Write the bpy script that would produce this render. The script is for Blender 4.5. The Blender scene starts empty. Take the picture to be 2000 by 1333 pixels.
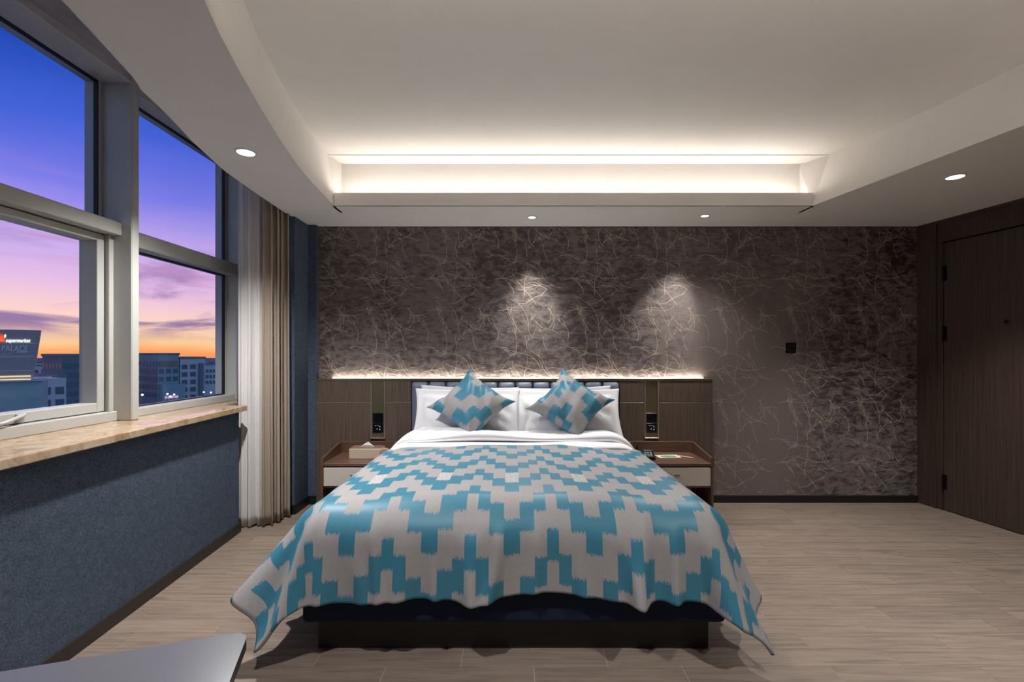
import bpy, bmesh, math, random
import numpy as np
from mathutils import Vector, Matrix
R = math.radians
random.seed(7)
sc = bpy.context.scene
COL = sc.collection

# ------------------------------------------------------------------ camera
F = 916.0; CX = 1000.0; CY = 690.0; EYE = 1.326
cam_d = bpy.data.cameras.new('camera'); cam = bpy.data.objects.new('camera', cam_d); COL.objects.link(cam)
cam.location = (0, 0, EYE); cam.rotation_euler = (R(90), 0, 0)
cam_d.sensor_width = 36; cam_d.lens = F / 2000 * 36
cam_d.shift_y = (CY - 666.5) / 2000
cam_d.clip_start = 0.05; cam_d.clip_end = 3000
sc.camera = cam
def at(x, y, Y):                      # photograph pixel at distance Y -> point of the room
    return Vector(((x - CX) / F * Y, Y, EYE - (y - CY) / F * Y))

# ------------------------------------------------------------------ colour view
sc.view_settings.view_transform = 'Standard'
sc.view_settings.look = 'None'
sc.view_settings.exposure = 0.0
sc.view_settings.gamma = 1.0
sc.view_settings.use_curve_mapping = False
sc.cycles.max_bounces = 10; sc.cycles.diffuse_bounces = 5; sc.cycles.glossy_bounces = 4
sc.cycles.transparent_max_bounces = 12
sc.cycles.sample_clamp_indirect = 6.0
sc.cycles.use_denoising = True

def lin(r, g, b):
    f = lambda c: (c / 255 / 12.92) if c <= 10 else ((c / 255 + 0.055) / 1.055) ** 2.4
    return (f(r), f(g), f(b), 1.0)

# ------------------------------------------------------------------ node helper
class NT:
    def __init__(s, tree):
        s.t = tree; s.n = tree.nodes; s.l = tree.links
    def new(s, typ, **kw):
        n = s.n.new(typ)
        for k, v in kw.items(): setattr(n, k, v)
        return n
    def put(s, sock, v):
        if v is None: return
        if hasattr(v, 'is_linked') or hasattr(v, 'links'): s.l.new(v, sock)
        else: sock.default_value = v
    def math(s, op, a=None, b=None, c=None, clamp=False):
        n = s.new('ShaderNodeMath', operation=op, use_clamp=clamp)
        for i, v in enumerate((a, b, c)): s.put(n.inputs[i], v)
        return n.outputs[0]
    def vmath(s, op, a=None, b=None):
        n = s.new('ShaderNodeVectorMath', operation=op)
        s.put(n.inputs[0], a); s.put(n.inputs[1], b)
        return n.outputs[0]
    def mix(s, f, a, b, blend='MIX'):
        n = s.new('ShaderNodeMix', data_type='RGBA', blend_type=blend)
        s.put(n.inputs[0], f); s.put(n.inputs[6], a); s.put(n.inputs[7], b)
        return n.outputs[2]
    def noise(s, vec, scale, detail=3, rough=0.55, dist=0.0, out=0):
        n = s.new('ShaderNodeTexNoise')
        s.put(n.inputs['Vector'], vec); n.inputs['Scale'].default_value = scale
        n.inputs['Detail'].default_value = detail; n.inputs['Roughness'].default_value = rough
        n.inputs['Distortion'].default_value = dist
        return n.outputs[out]
    def ramp(s, f, stops, interp='LINEAR'):
        n = s.new('ShaderNodeValToRGB'); cr = n.color_ramp; cr.interpolation = interp
        while len(cr.elements) < len(stops): cr.elements.new(0.5)
        for e, (p, c) in zip(cr.elements, stops):
            e.position = p; e.color = c if len(c) == 4 else (*c, 1)
        s.put(n.inputs[0], f); return n.outputs[0]
    def maprange(s, v, a, b, c=0.0, d=1.0, smooth=False):
        n = s.new('ShaderNodeMapRange'); n.clamp = True
        if smooth: n.interpolation_type = 'SMOOTHSTEP'
        s.put(n.inputs[0], v)
        for i, x in enumerate((a, b, c, d)): n.inputs[i + 1].default_value = x
        return n.outputs[0]
    def sep(s, v):
        n = s.new('ShaderNodeSeparateXYZ'); s.put(n.inputs[0], v); return n.outputs
    def comb(s, x=0.0, y=0.0, z=0.0):
        n = s.new('ShaderNodeCombineXYZ')
        for i, v in enumerate((x, y, z)): s.put(n.inputs[i], v)
        return n.outputs[0]
    def bump(s, h, strength=0.2, dist=0.002):
        n = s.new('ShaderNodeBump'); n.inputs['Strength'].default_value = strength
        n.inputs['Distance'].default_value = dist; s.put(n.inputs['Height'], h); return n.outputs[0]

# ------------------------------------------------------------------ world: dusk sky
W = bpy.data.worlds.new('dusk_sky'); sc.world = W; W.use_nodes = True
w = NT(W.node_tree); w.n.clear()
tc = w.new('ShaderNodeTexCoord'); dirv = w.vmath('NORMALIZE', tc.outputs['Generated'])
dx, dy, dz = w.sep(dirv)[:3]
wob = w.noise(w.comb(w.math('MULTIPLY', dx, 3.0), w.math('MULTIPLY', dy, 3.0), w.math('MULTIPLY', dz, 9.0)), 1.0, 3)
zz = w.math('ADD', dz, w.math('MULTIPLY', w.math('SUBTRACT', wob, 0.5), 0.06))
zr = w.maprange(zz, -0.03, 0.97)
sky = w.ramp(zr, [(0.0, lin(236, 120, 84)), (0.03, lin(252, 158, 92)), (0.050, lin(253, 206, 150)),
                  (0.085, lin(250, 208, 192)), (0.14, lin(228, 186, 220)), (0.22, lin(184, 160, 228)),
                  (0.29, lin(122, 122, 222)), (0.37, lin(66, 96, 206)), (0.47, lin(18, 66, 168)),
                  (0.60, lin(14, 52, 140)), (1.0, lin(8, 32, 92))])
# away from the sunset the dusk sky turns plain blue
away = w.ramp(zr, [(0.0, lin(196, 202, 206)), (0.10, lin(180, 198, 212)), (0.25, lin(140, 174, 208)), (0.47, lin(64, 116, 184)), (0.60, lin(36, 80, 156)), (1.0, lin(14, 44, 108))])
az = w.math('ADD', w.math('MULTIPLY', dx, -0.72), w.math('MULTIPLY', dy, 0.69))
glow = w.maprange(az, 0.15, 0.75, 0, 1, True)
sky = w.mix(glow, away, sky)
# purple cloud banks low over the horizon
cvec = w.comb(w.math('MULTIPLY', dx, 2.2), w.math('MULTIPLY', dy, 2.2), w.math('MULTIPLY', dz, 8.5))
cn = w.noise(w.vmath('ADD', cvec, (3.1, 1.7, 0.45)), 1.5, 6, 0.55, 0.6)
cband = w.math('MULTIPLY', w.maprange(dz, 0.012, 0.05, 0, 1, True), w.maprange(dz, 0.08, 0.22, 1, 0, True))
cmask = w.math('MULTIPLY', w.maprange(cn, 0.44, 0.57, 0, 1, True), cband)
sky = w.mix(w.math('MULTIPLY', cmask, 0.85), sky, lin(122, 92, 152))
wisp = w.noise(w.vmath('ADD', w.comb(w.math('MULTIPLY', dx, 1.6), w.math('MULTIPLY', dy, 1.6), w.math('MULTIPLY', dz, 14.0)), (7, 2, 1)), 2.2, 5, 0.6, 0.8)
wm = w.math('MULTIPLY', w.maprange(wisp, 0.52, 0.72, 0, 0.55, True), w.math('MULTIPLY', w.maprange(dz, 0.03, 0.08), w.maprange(dz, 0.16, 0.3, 1, 0)))
sky = w.mix(wm, sky, lin(206, 140, 186))
sky = w.mix(w.maprange(dz, -0.03, -0.01, 1, 0), sky, lin(66, 84, 104))
bg = w.new('ShaderNodeBackground'); w.put(bg.inputs[0], sky); bg.inputs[1].default_value = 1.15
wo = w.new('ShaderNodeOutputWorld'); w.l.new(bg.outputs[0], wo.inputs[0])

# ------------------------------------------------------------------ light levels (lamps are built with their fittings)
P_WALLSPOT = 62.0      # two spots washing the papered wall
P_DOWN = 112.0          # the other recessed downlights
P_COVE = 7.5          # cove strip, whole length
P_HEADLED = 4.5        # strip on the headboard ledge
WARM = (1.0, 0.92, 0.84); NEUTRAL = (1.0, 0.985, 0.975)

# ------------------------------------------------------------------ mesh helpers
def obj(name, bm, mat=None, parent=None, smooth=False, loc=None):
    me = bpy.data.meshes.new(name)
    if isinstance(bm, tuple):
        me.from_pydata([tuple(v) for v in bm[0]], [], bm[1]); me.update()
    else:
        bm.to_mesh(me); bm.free()
    if smooth:
        for p in me.polygons: p.use_smooth = True
    o = bpy.data.objects.new(name, me); COL.objects.link(o)
    for m in (mat if isinstance(mat, (list, tuple)) else [mat]):
        if m: me.materials.append(m)
    if parent: o.parent = parent
    if loc is not None: o.location = loc
    return o
def tag(o, label=None, cat=None, group=None, kind=None):
    if label: o['label'] = label
    if cat: o['category'] = cat
    if group: o['group'] = group
    if kind: o['kind'] = kind
    return o
def thing(name, label, cat, loc=(0, 0, 0), rz=0, group=None):
    o = bpy.data.objects.new(name, None); COL.objects.link(o); o.location = loc; o.rotation_euler = (0, 0, rz)
    o.empty_display_size = 0.05
    return tag(o, label, cat, group)
def struct(name, label, bm, mat, **k):
    o = obj(name, bm, mat, **k); return tag(o, label, kind='structure')
def box(x0, x1, y0, y1, z0, z1, bev=0.0, seg=2, bm=None):
    bm2 = bmesh.new()
    bmesh.ops.create_cube(bm2, size=1)
    for v in bm2.verts:
        v.co = ((x0 + x1) / 2 + v.co.x * (x1 - x0), (y0 + y1) / 2 + v.co.y * (y1 - y0), (z0 + z1) / 2 + v.co.z * (z1 - z0))
    if bev: bmesh.ops.bevel(bm2, geom=bm2.edges[:], offset=bev, segments=seg, affect='EDGES', profile=0.6)
    if bm is None: return bm2
    me = bpy.data.meshes.new('tmp'); bm2.to_mesh(me); bm2.free(); bm.from_mesh(me); bpy.data.meshes.remove(me)
    return bm
def prism(pts, z0, z1):               # vertical prism over a plan polygon (counter-clockwise)
    bm = bmesh.new()
    a = [bm.verts.new((x, y, z0)) for x, y in pts]; b = [bm.verts.new((x, y, z1)) for x, y in pts]
    n = len(pts)
    bm.faces.new(a[::-1]); bm.faces.new(b)
    for i in range(n): bm.faces.new((a[i], a[(i + 1) % n], b[(i + 1) % n], b[i]))
    bmesh.ops.recalc_face_normals(bm, faces=bm.faces[:])
    return bm
def profile_x(pts, x0, x1, bev=0):    # polygon in (y,z) extruded along x
    bm = bmesh.new()
    a = [bm.verts.new((x0, y, z)) for y, z in pts]; b = [bm.verts.new((x1, y, z)) for y, z in pts]
    n = len(pts); bm.faces.new(a); bm.faces.new(b[::-1])
    for i in range(n): bm.faces.new((a[i], b[i], b[(i + 1) % n], a[(i + 1) % n]))
    bmesh.ops.recalc_face_normals(bm, faces=bm.faces[:])
    return bm
def lathe(prof, seg=24, bm=None, mtx=None):
    bm = bm or bmesh.new(); rings = []
    for r, z in prof:
        ring = []
        for i in range(seg):
            a = 2 * math.pi * i / seg; p = Vector((r * math.cos(a), r * math.sin(a), z))
            ring.append(bm.verts.new(mtx @ p if mtx else p))
        rings.append(ring)
    for a, b in zip(rings, rings[1:]):
        for i in range(seg): bm.faces.new((a[i], a[(i + 1) % seg], b[(i + 1) % seg], b[i]))
    bm.faces.new(rings[0][::-1]); bm.faces.new(rings[-1])
    return bm
def tube(path, r, seg=8, bm=None):
    bm = bm or bmesh.new(); rings = []
    path = [Vector(p) for p in path]
    for i, p in enumerate(path):
        t = (path[min(i + 1, len(path) - 1)] - path[max(i - 1, 0)]).normalized()
        u = t.cross(Vector((0, 0, 1)));  u = u.normalized() if u.length > 1e-4 else Vector((1, 0, 0))
        v = u.cross(t)
        rings.append([bm.verts.new(p + (u * math.cos(2 * math.pi * k / seg) + v * math.sin(2 * math.pi * k / seg)) * r) for k in range(seg)])
    for a, b in zip(rings, rings[1:]):
        for i in range(seg): bm.faces.new((a[i], a[(i + 1) % seg], b[(i + 1) % seg], b[i]))
    bm.faces.new(rings[0][::-1]); bm.faces.new(rings[-1])
    return bm
def grid_mesh(nu, nv, fn, uvfn=None, flip=False):
    vs = [fn(i / (nu - 1), j / (nv - 1)) for j in range(nv) for i in range(nu)]
    fs = []
    for j in range(nv - 1):
        for i in range(nu - 1):
            a = j * nu + i; q = (a, a + 1, a + nu + 1, a + nu)
            fs.append(q[::-1] if flip else q)
    return vs, fs
def set_uv(o, uvs):                   # per-vertex uv list
    lay = o.data.uv_layers.new(name='UVMap')
    for lp in o.data.loops: lay.data[lp.index].uv = uvs[lp.vertex_index]

# ------------------------------------------------------------------ materials
def mat(name, base=(0.5, 0.5, 0.5, 1), rough=0.5, metal=0.0, spec=0.5, fn=None, **kw):
    m = bpy.data.materials.new(name); m.use_nodes = True
    t = NT(m.node_tree); b = m.node_tree.nodes['Principled BSDF']
    b.inputs['Base Color'].default_value = base; b.inputs['Roughness'].default_value = rough
    b.inputs['Metallic'].default_value = metal; b.inputs['Specular IOR Level'].default_value = spec
    for k, v in kw.items(): b.inputs[k].default_value = v
    if fn: fn(t, b)
    return m
def emit(name, col, s):
    m = bpy.data.materials.new(name); m.use_nodes = True; t = NT(m.node_tree); t.n.clear()
    e = t.new('ShaderNodeEmission'); e.inputs[0].default_value = (*col[:3], 1); e.inputs[1].default_value = s
    o = t.new('ShaderNodeOutputMaterial'); t.l.new(e.outputs[0], o.inputs[0]); return m
def objco(t): return t.new('ShaderNodeTexCoord').outputs['Object']
def scaled(t, v, s): return t.vmath('MULTIPLY', v, s)

def f_plaster(t, b):
    n = t.noise(objco(t), 6, 4); t.put(b.inputs['Base Color'], t.mix(n, lin(232, 229, 225), lin(238, 235, 231)))
    t.put(b.inputs['Normal'], t.bump(t.noise(objco(t), 90, 3), 0.05, 0.001))
M_plaster = mat('ceiling_paint', rough=0.85, spec=0.2, fn=f_plaster)
def f_felt(t, b):
    c = objco(t); n = t.noise(c, 130, 2, 0.7); n2 = t.noise(c, 28, 3)
    k = t.math('ADD', t.math('MULTIPLY', n, 0.75), t.math('MULTIPLY', n2, 0.25))
    t.put(b.inputs['Base Color'], t.ramp(k, [(0.3, lin(52, 61, 73)), (0.7, lin(94, 107, 124))]))
    t.put(b.inputs['Normal'], t.bump(n, 0.35, 0.002))
M_felt = mat('blue_felt_wallcover', rough=0.95, spec=0.1, fn=f_felt)
def f_paper(t, b):
    c = objco(t); x, y, z = t.sep(c)[:3]
    # dark cloudy brush-mark print, faded over part of the wall to paint in sheen
    fine = t.noise(scaled(t, c, (1.0, 1.0, 1.8)), 12.0, 8, 0.72, 0.6)
    brush = t.noise(scaled(t, c, (5.0, 1.0, 26.0)), 3.0, 3, 0.6)
    big = t.noise(c, 1.3, 2, 0.5)
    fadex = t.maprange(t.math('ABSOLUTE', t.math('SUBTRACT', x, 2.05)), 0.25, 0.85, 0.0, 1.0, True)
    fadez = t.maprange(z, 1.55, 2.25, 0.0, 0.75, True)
    sheen_fade = t.math('MAXIMUM', fadex, fadez)
    sheen_fade = t.math('MULTIPLY', sheen_fade, t.maprange(x, 1.9, 3.2, 0.80, 1.0))
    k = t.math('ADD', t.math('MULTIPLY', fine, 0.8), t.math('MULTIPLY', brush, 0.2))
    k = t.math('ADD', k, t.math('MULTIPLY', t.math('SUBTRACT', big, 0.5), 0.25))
    dark = t.math('MULTIPLY', t.maprange(k, 0.40, 0.58, 1.0, 0.0, True), sheen_fade)
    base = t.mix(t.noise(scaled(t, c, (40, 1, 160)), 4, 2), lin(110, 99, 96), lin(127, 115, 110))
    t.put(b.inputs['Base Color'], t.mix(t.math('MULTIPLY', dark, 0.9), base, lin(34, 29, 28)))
    t.put(b.inputs['Normal'], t.bump(brush, 0.08, 0.001))
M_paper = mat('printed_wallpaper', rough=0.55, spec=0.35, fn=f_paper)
M_gold = mat('gold_print', lin(182, 169, 150), rough=0.45, metal=0.1)
M_black = mat('black_skirting', lin(22, 22, 24), rough=0.5)
M_brownskirt = mat('dark_brown_skirting', lin(44, 38, 33), rough=0.45)
def wood(c0, c1, sc_=(60, 60, 1.6), rough=0.45, spec=0.4):
    def f(t, b):
        oi = t.new('ShaderNodeObjectInfo')
        c = t.vmath('ADD', objco(t), t.comb(t.math('MULTIPLY', oi.outputs['Random'], 9.0), 0.0, t.math('MULTIPLY', oi.outputs['Random'], 5.0)))
        n = t.noise(scaled(t, c, sc_), 1.6, 4, 0.6, 0.3)
        t.put(b.inputs['Base Color'], t.ramp(n, [(0.3, c0), (0.7, c1)]))
        t.put(b.inputs['Normal'], t.bump(n, 0.08, 0.001))
    return f
M_panelwood = mat('walnut_panel', rough=0.4, fn=wood(lin(72, 61, 53), lin(109, 93, 82)))
M_doorwood = mat('dark_door_veneer', rough=0.5, fn=wood(lin(50, 38, 31), lin(82, 65, 53), (70, 70, 1.2)))
M_standwood = mat('nightstand_walnut', rough=0.35, fn=wood(lin(82, 60, 48), lin(112, 84, 68), (3, 60, 60)))
M_groove = mat('pale_groove_strip', lin(132, 118, 106), rough=0.4)
M_brass = mat('brushed_bronze', lin(150, 138, 112), rough=0.32, metal=0.9)
M_brassedge = mat('bright_bronze_edge', lin(196, 186, 164), rough=0.3, metal=0.8)
M_blackglass = mat('black_switch_glass', lin(10, 11, 14), rough=0.12)
M_mark = emit('switch_marks', lin(170, 190, 230), 0.8)
M_leather = mat('slate_blue_leather', lin(108, 116, 134), rough=0.45, spec=0.4, fn=lambda t, b: t.put(b.inputs['Normal'], t.bump(t.noise(objco(t), 250, 2), 0.12, 0.001)))
M_navy = mat('navy_base_fabric', lin(30, 39, 56), rough=0.85, spec=0.2, fn=lambda t, b: t.put(b.inputs['Normal'], t.bump(t.noise(objco(t), 300, 2), 0.2, 0.001)))
M_plinth = mat('black_plinth_wood', rough=0.45, fn=wood(lin(17, 15, 14), lin(32, 29, 27), (1.5, 60, 60)))
M_white = mat('white_cotton', lin(232, 231, 233), rough=0.9, spec=0.15, fn=lambda t, b: t.put(b.inputs['Normal'], t.bump(t.noise(objco(t), 7, 4, 0.6, 0.6), 0.35, 0.02)))
M_lining = mat('white_satin_lining', lin(214, 218, 230), rough=0.5, spec=0.4)
def f_ikat(wc, P, step, duty, silver=True, ox=0.0, oy=0.0):
    def f(t, b):
        uv = t.new('ShaderNodeTexCoord').outputs['UV']; u, v = t.sep(uv)[:2]
        u = t.math('ADD', u, ox); v = t.math('ADD', v, oy)
        uw = t.math('SUBTRACT', u, t.math('MULTIPLY', t.math('SINE', t.math('MULTIPLY', t.math('SUBTRACT', u, 0.5 * wc), 2 * math.pi / (6 * wc))), 0.16 * wc))
        c = t.math('FLOOR', t.math('DIVIDE', uw, wc)); pp = t.math('PINGPONG', c, 3.0)
        th = t.new('ShaderNodeTexWhiteNoise', noise_dimensions='1D'); t.put(th.inputs['W'], t.math('FLOOR', t.math('MULTIPLY', u, 520.0)))
        jit = t.math('MULTIPLY', t.math('SUBTRACT', th.outputs['Value'], 0.5), 0.05)
        ph = t.math('ADD', t.math('SUBTRACT', t.math('DIVIDE', v, P), t.math('MULTIPLY', pp, step)), jit)
        hs_ = t.new('ShaderNodeTexWhiteNoise', noise_dimensions='1D'); t.put(hs_.inputs['W'], t.math('ADD', c, 0.5))
        hv = t.math('SUBTRACT', hs_.outputs['Value'], 0.5); ph = t.math('ADD', ph, t.math('MULTIPLY', hv, 0.07))
        fr = t.math('FRACT', ph)
        dty = t.math('ADD', t.math('ADD', duty + 0.06, t.math('MULTIPLY', pp, -0.04)), t.math('MULTIPLY', hv, -0.10))
        teal = t.math('LESS_THAN', fr, dty)
        weave = t.noise(t.comb(t.math('MULTIPLY', u, 60.0), t.math('MULTIPLY', v, 420.0), 0.0), 1.0, 3, 0.7)
        weave2 = t.noise(t.comb(t.math('MULTIPLY', u, 420.0), t.math('MULTIPLY', v, 60.0), 0.0), 1.0, 2, 0.7)
        greige = t.mix(weave, lin(132, 130, 130), lin(178, 175, 173))
        tealc = t.mix(weave2, lin(52, 114, 136), lin(70, 134, 156))
        col = t.mix(teal, greige, tealc)
        if silver:
            row = t.math('LESS_THAN', t.math('ABSOLUTE', t.math('SUBTRACT', t.math('FLOORED_MODULO', t.math('FLOOR', ph), 3.0), 1.0)), 0.2)
            sv = t.math('MULTIPLY', t.math('MULTIPLY', t.math('LESS_THAN', pp, 0.5), row), t.math('GREATER_THAN', fr, dty))
            spk = t.math('GREATER_THAN', t.noise(t.comb(t.math('MULTIPLY', u, 150.0), t.math('MULTIPLY', v, 90.0), 0.0), 1.0, 2, 0.7), 0.5)
            col = t.mix(t.math('MULTIPLY', sv, t.math('MULTIPLY', spk, 0.5)), col, lin(226, 224, 220))
        t.put(b.inputs['Base Color'], col)
        t.put(b.inputs['Roughness'], t.math('SUBTRACT', 0.72, t.math('MULTIPLY', teal, 0.27)))
        t.put(b.inputs['Normal'], t.bump(weave, 0.12, 0.001))
    return f
M_ikat = mat('teal_ikat_jacquard', rough=0.6, spec=0.35, fn=f_ikat(0.0585, 0.33, 0.275, 0.44, True, 0.03, 0.1))
M_ikat2 = mat('teal_ikat_cushion', rough=0.6, spec=0.35, fn=f_ikat(0.076, 0.33, 0.33, 0.47, True, 0.02, 0.07))
M_ikat3 = mat('teal_ikat_cushion_shifted', rough=0.6, spec=0.35, fn=f_ikat(0.076, 0.33, 0.33, 0.47, True, 0.15, 0.16))
M_cream = mat('cream_lacquer', lin(205, 198, 188), rough=0.3)
M_alu = mat('window_aluminium', lin(180, 180, 174), rough=0.42, metal=0.05, fn=lambda t, b: t.put(b.inputs['Roughness'], t.maprange(t.noise(objco(t), 20, 3), 0.3, 0.7, 0.36, 0.5)))
M_gasket = mat('black_gasket', lin(18, 20, 24), rough=0.6)
def f_marble(t, b):
    c = objco(t); n = t.noise(scaled(t, c, (1, 1, 1)), 7, 7, 0.65, 1.6); n2 = t.noise(c, 40, 4, 0.7)
    k = t.math('ADD', t.math('MULTIPLY', n, 0.75), t.math('MULTIPLY', n2, 0.25))
    t.put(b.inputs['Base Color'], t.ramp(k, [(0.3, lin(128, 98, 66)), (0.5, lin(184, 156, 124)), (0.7, lin(206, 184, 156))]))
M_marble = mat('beige_marble', rough=0.12, spec=0.6, fn=f_marble)
def f_plank(t, b):
    oi = t.new('ShaderNodeObjectInfo'); rnd = oi.outputs['Random']
    c = t.vmath('ADD', objco(t), t.comb(t.math('MULTIPLY', rnd, 37.0), t.math('MULTIPLY', rnd, 11.0), 0.0))
    g = t.noise(scaled(t, c, (2.2, 34, 1)), 1.4, 5, 0.62, 0.7)
    kn = t.noise(scaled(t, c, (3.0, 9.0, 1)), 1.0, 2, 0.5)
    col = t.ramp(g, [(0.28, lin(114, 100, 89)), (0.5, lin(142, 126, 113)), (0.72, lin(157, 141, 128))])
    col = t.mix(t.maprange(kn, 0.64, 0.78, 0, 0.6, True), col, lin(96, 80, 68))
    col = t.mix(t.maprange(rnd, 0, 1, 0.0, 0.35), col, lin(108, 96, 87))
    t.put(b.inputs['Base Color'], col)
    t.put(b.inputs['Roughness'], t.maprange(g, 0.3, 0.7, 0.5, 0.4))
    t.put(b.inputs['Normal'], t.bump(g, 0.06, 0.001))
M_plank = mat('oak_look_plank', rough=0.45, spec=0.4, fn=f_plank)
M_grout = mat('pale_grout', lin(190, 178, 164), rough=0.8)
def f_cloth(c0, c1, s=(300, 300, 300)):
    def f(t, b):
        n = t.noise(scaled(t, objco(t), s), 1.0, 2, 0.6); t.put(b.inputs['Base Color'], t.mix(n, c0, c1))
        t.put(b.inputs['Normal'], t.bump(n, 0.1, 0.001))
    return f
M_drape = mat('taupe_drape', rough=0.85, spec=0.2, fn=f_cloth(lin(150, 136, 122), lin(174, 160, 146)))
def f_sheer(t, b):
    n = t.noise(scaled(t, objco(t), (400, 400, 60)), 1.0, 2); t.put(b.inputs['Base Color'], t.mix(n, lin(240, 237, 232), lin(250, 248, 245)))
    tr = t.new('ShaderNodeBsdfTranslucent'); tr.inputs[0].default_value = lin(225, 222, 220)
    mx = t.new('ShaderNodeMixShader'); mx.inputs[0].default_value = 0.3
    out = t.n['Material Output']; t.l.new(b.outputs[0], mx.inputs[1]); t.l.new(tr.outputs[0], mx.inputs[2]); t.l.new(mx.outputs[0], out.inputs[0])
M_sheer = mat('white_voile', rough=0.9, spec=0.1, fn=f_sheer)
def glass(name, tint):
    m = bpy.data.materials.new(name); m.use_nodes = True; t = NT(m.node_tree); t.n.clear()
    tr = t.new('ShaderNodeBsdfTransparent'); tr.inputs[0].default_value = tint
    gl = t.new('ShaderNodeBsdfGlossy'); gl.inputs['Roughness'].default_value = 0.01
    lw = t.new('ShaderNodeLayerWeight'); lw.inputs[0].default_value = 0.5
    fr = t.math('ADD', t.math('MULTIPLY', t.math('POWER', lw.outputs['Facing'], 4.0), 0.5), 0.012)
    mx = t.new('ShaderNodeMixShader'); t.l.new(fr, mx.inputs[0])
    t.l.new(tr.outputs[0], mx.inputs[1]); t.l.new(gl.outputs[0], mx.inputs[2])
    o = t.new('ShaderNodeOutputMaterial'); t.l.new(mx.outputs[0], o.inputs[0]); return m
M_glass = glass('window_glass', (0.97, 0.98, 1.0, 1))
M_lamp = emit('downlight_lens', (1.0, 0.95, 0.88), 9.0)
M_strip = emit('led_strip', (1.0, 0.88, 0.74), 10.0)
M_trimring = mat('white_trim_ring', lin(225, 222, 218), rough=0.4)
M_greytop = mat('grey_laminate', lin(98, 98, 101), rough=0.25, spec=0.5)
M_steel = mat('grey_steel', lin(120, 122, 126), rough=0.35, metal=0.8)
M_darkmetal = mat('dark_hinge_metal', lin(20, 19, 18), rough=0.35, metal=0.6)

# ================================================================== SETTING
YB = 4.16; ZS = 2.45; ZC = 2.84; YF = -2.4
def xr(Y): return 3.593 + 0.139 * (YB - Y)            # room face of the right wall
def xl(Y): return -2.02 + (3.47 - Y) * 0.0678          # room face of the low window wall
def strip(pa, pb, za, zb):                            # quads between two plan polylines
    n = len(pa); vs = [(x, y, za) for x, y in pa] + [(x, y, zb) for x, y in pb]
    return vs, [(i, i + 1, n + i + 1, n + i) for i in range(n - 1)]
def merge(*parts):
    vs, fs = [], []
    for v, f in parts:
        o = len(vs); vs += list(v); fs += [tuple(i + o for i in q) for q in f]
    return vs, fs

# floor
floor = struct('floor', 'pale grout bed of the plank floor', box(-3.0, 4.8, YF, YB + 0.1, -0.12, -0.0012), M_grout)
PW, PL = 0.1176, 0.625
full = None
k0 = 2.101
def plank_mesh(L):
    bm = box(-L / 2, L / 2, -PW / 2 + 0.0013, PW / 2 - 0.0013, -0.008, 0.0)
    me = bpy.data.meshes.new('plank'); bm.to_mesh(me); bm.free(); me.materials.append(M_plank); return me
full = plank_mesh(PL - 0.0024)
r0 = int(math.floor((0.95 - k0) / PW)); r1 = int(math.ceil((YB - k0) / PW))
for r in range(r0, r1):
    y0 = k0 + r * PW; yc = y0 + PW / 2
    a = (xl(yc) - 0.03) if yc < 3.46 else (-2.33 if yc < 3.84 else -1.80)
    b = xr(yc) + 0.02
    off = 0.407 + (0.31 if r % 2 == 0 else 0.0) + 0.07 * math.sin(r * 2.3) * (1 if r not in (-1, -2) else 0)
    i = math.floor((a - off) / PL)
    while off + i * PL < b:
        x0 = max(off + i * PL, a); x1 = min(off + (i + 1) * PL, b); i += 1
        if x1 - x0 < 0.03: continue
        me = full if x1 - x0 > PL - 1e-4 else plank_mesh(x1 - x0 - 0.0024)
        o = bpy.data.objects.new('floor_plank', me); COL.objects.link(o); o.parent = floor; o.location = ((x0 + x1) / 2, yc, 0)
bm = bmesh.new()                                      # planks behind the camera, never in view
for r in range(int((YF - k0) / PW), r0):
    yc = k0 + (r + 0.5) * PW; off = 0.3 * (r % 2)
    for i in range(-5, 8):
        x0 = max(off + i * PL, -1.72); x1 = min(off + (i + 1) * PL, xr(yc))
        if x1 - x0 > 0.03: box(x0 + 0.001, x1 - 0.001, yc - PW / 2 + 0.001, yc + PW / 2 - 0.001, -0.008, 0.0, bm=bm)
tag(obj('floor_planks_rest', bm, M_plank, floor), kind='stuff')

# walls
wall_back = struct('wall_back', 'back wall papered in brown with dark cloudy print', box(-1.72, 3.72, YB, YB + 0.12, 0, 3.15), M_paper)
wall_left = struct('wall_left', 'low blue felt wall under the window sill',
                   prism([(xl(3.47), 3.47), (-2.40, 3.47), (-2.40, YF), (xl(YF), YF)], 0.0, 0.90), M_felt)
struct('wall_left_recess', 'blue felt wall in the curtain recess', box(-2.42, -2.18, 3.47, 3.856, 0.0, 0.90), M_felt)
struct('wall_pier', 'blue felt corner pier beside the curtain',
       prism([(-2.36, 3.905), (-2.36, 3.856), (-1.787, 3.856), (-1.787, 4.11), (-1.715, 4.11), (-1.715, YB + .12), (-2.36, YB + .12)], 0.0, 3.15), M_felt)
struct('wall_window_spandrel', 'outer wall below the window', box(-2.62, -2.40, YF, 3.47, 0.0, 0.90), M_felt)
ZG = 2.868                                            # top of the glass
struct('wall_window_header', 'painted header above the window', box(-2.42, -2.33, YF, 3.856, ZG + 0.045, 3.15), M_plaster)
struct('wall_front', 'plain wall behind the camera', box(-2.7, 4.8, YF - 0.12, YF, 0, 3.15), mat('grey_beige_paint', lin(150, 144, 138), rough=0.8))
struct('wall_right', 'dark timber clad wall around the entrance door',
       prism([(xr(YB), YB), (xr(3.998), 3.998), (xr(3.998) + 0.25, 3.998), (xr(YB) + .25, YB)], 0, 3.15), M_doorwood)
struct('wall_right_rest', 'timber clad wall past the entrance door',
       prism([(xr(3.0), 3.0), (xr(YF), YF), (xr(YF) + 0.25, YF), (xr(3.0) + .25, 3.0)], 0, 3.15), M_doorwood)
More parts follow.
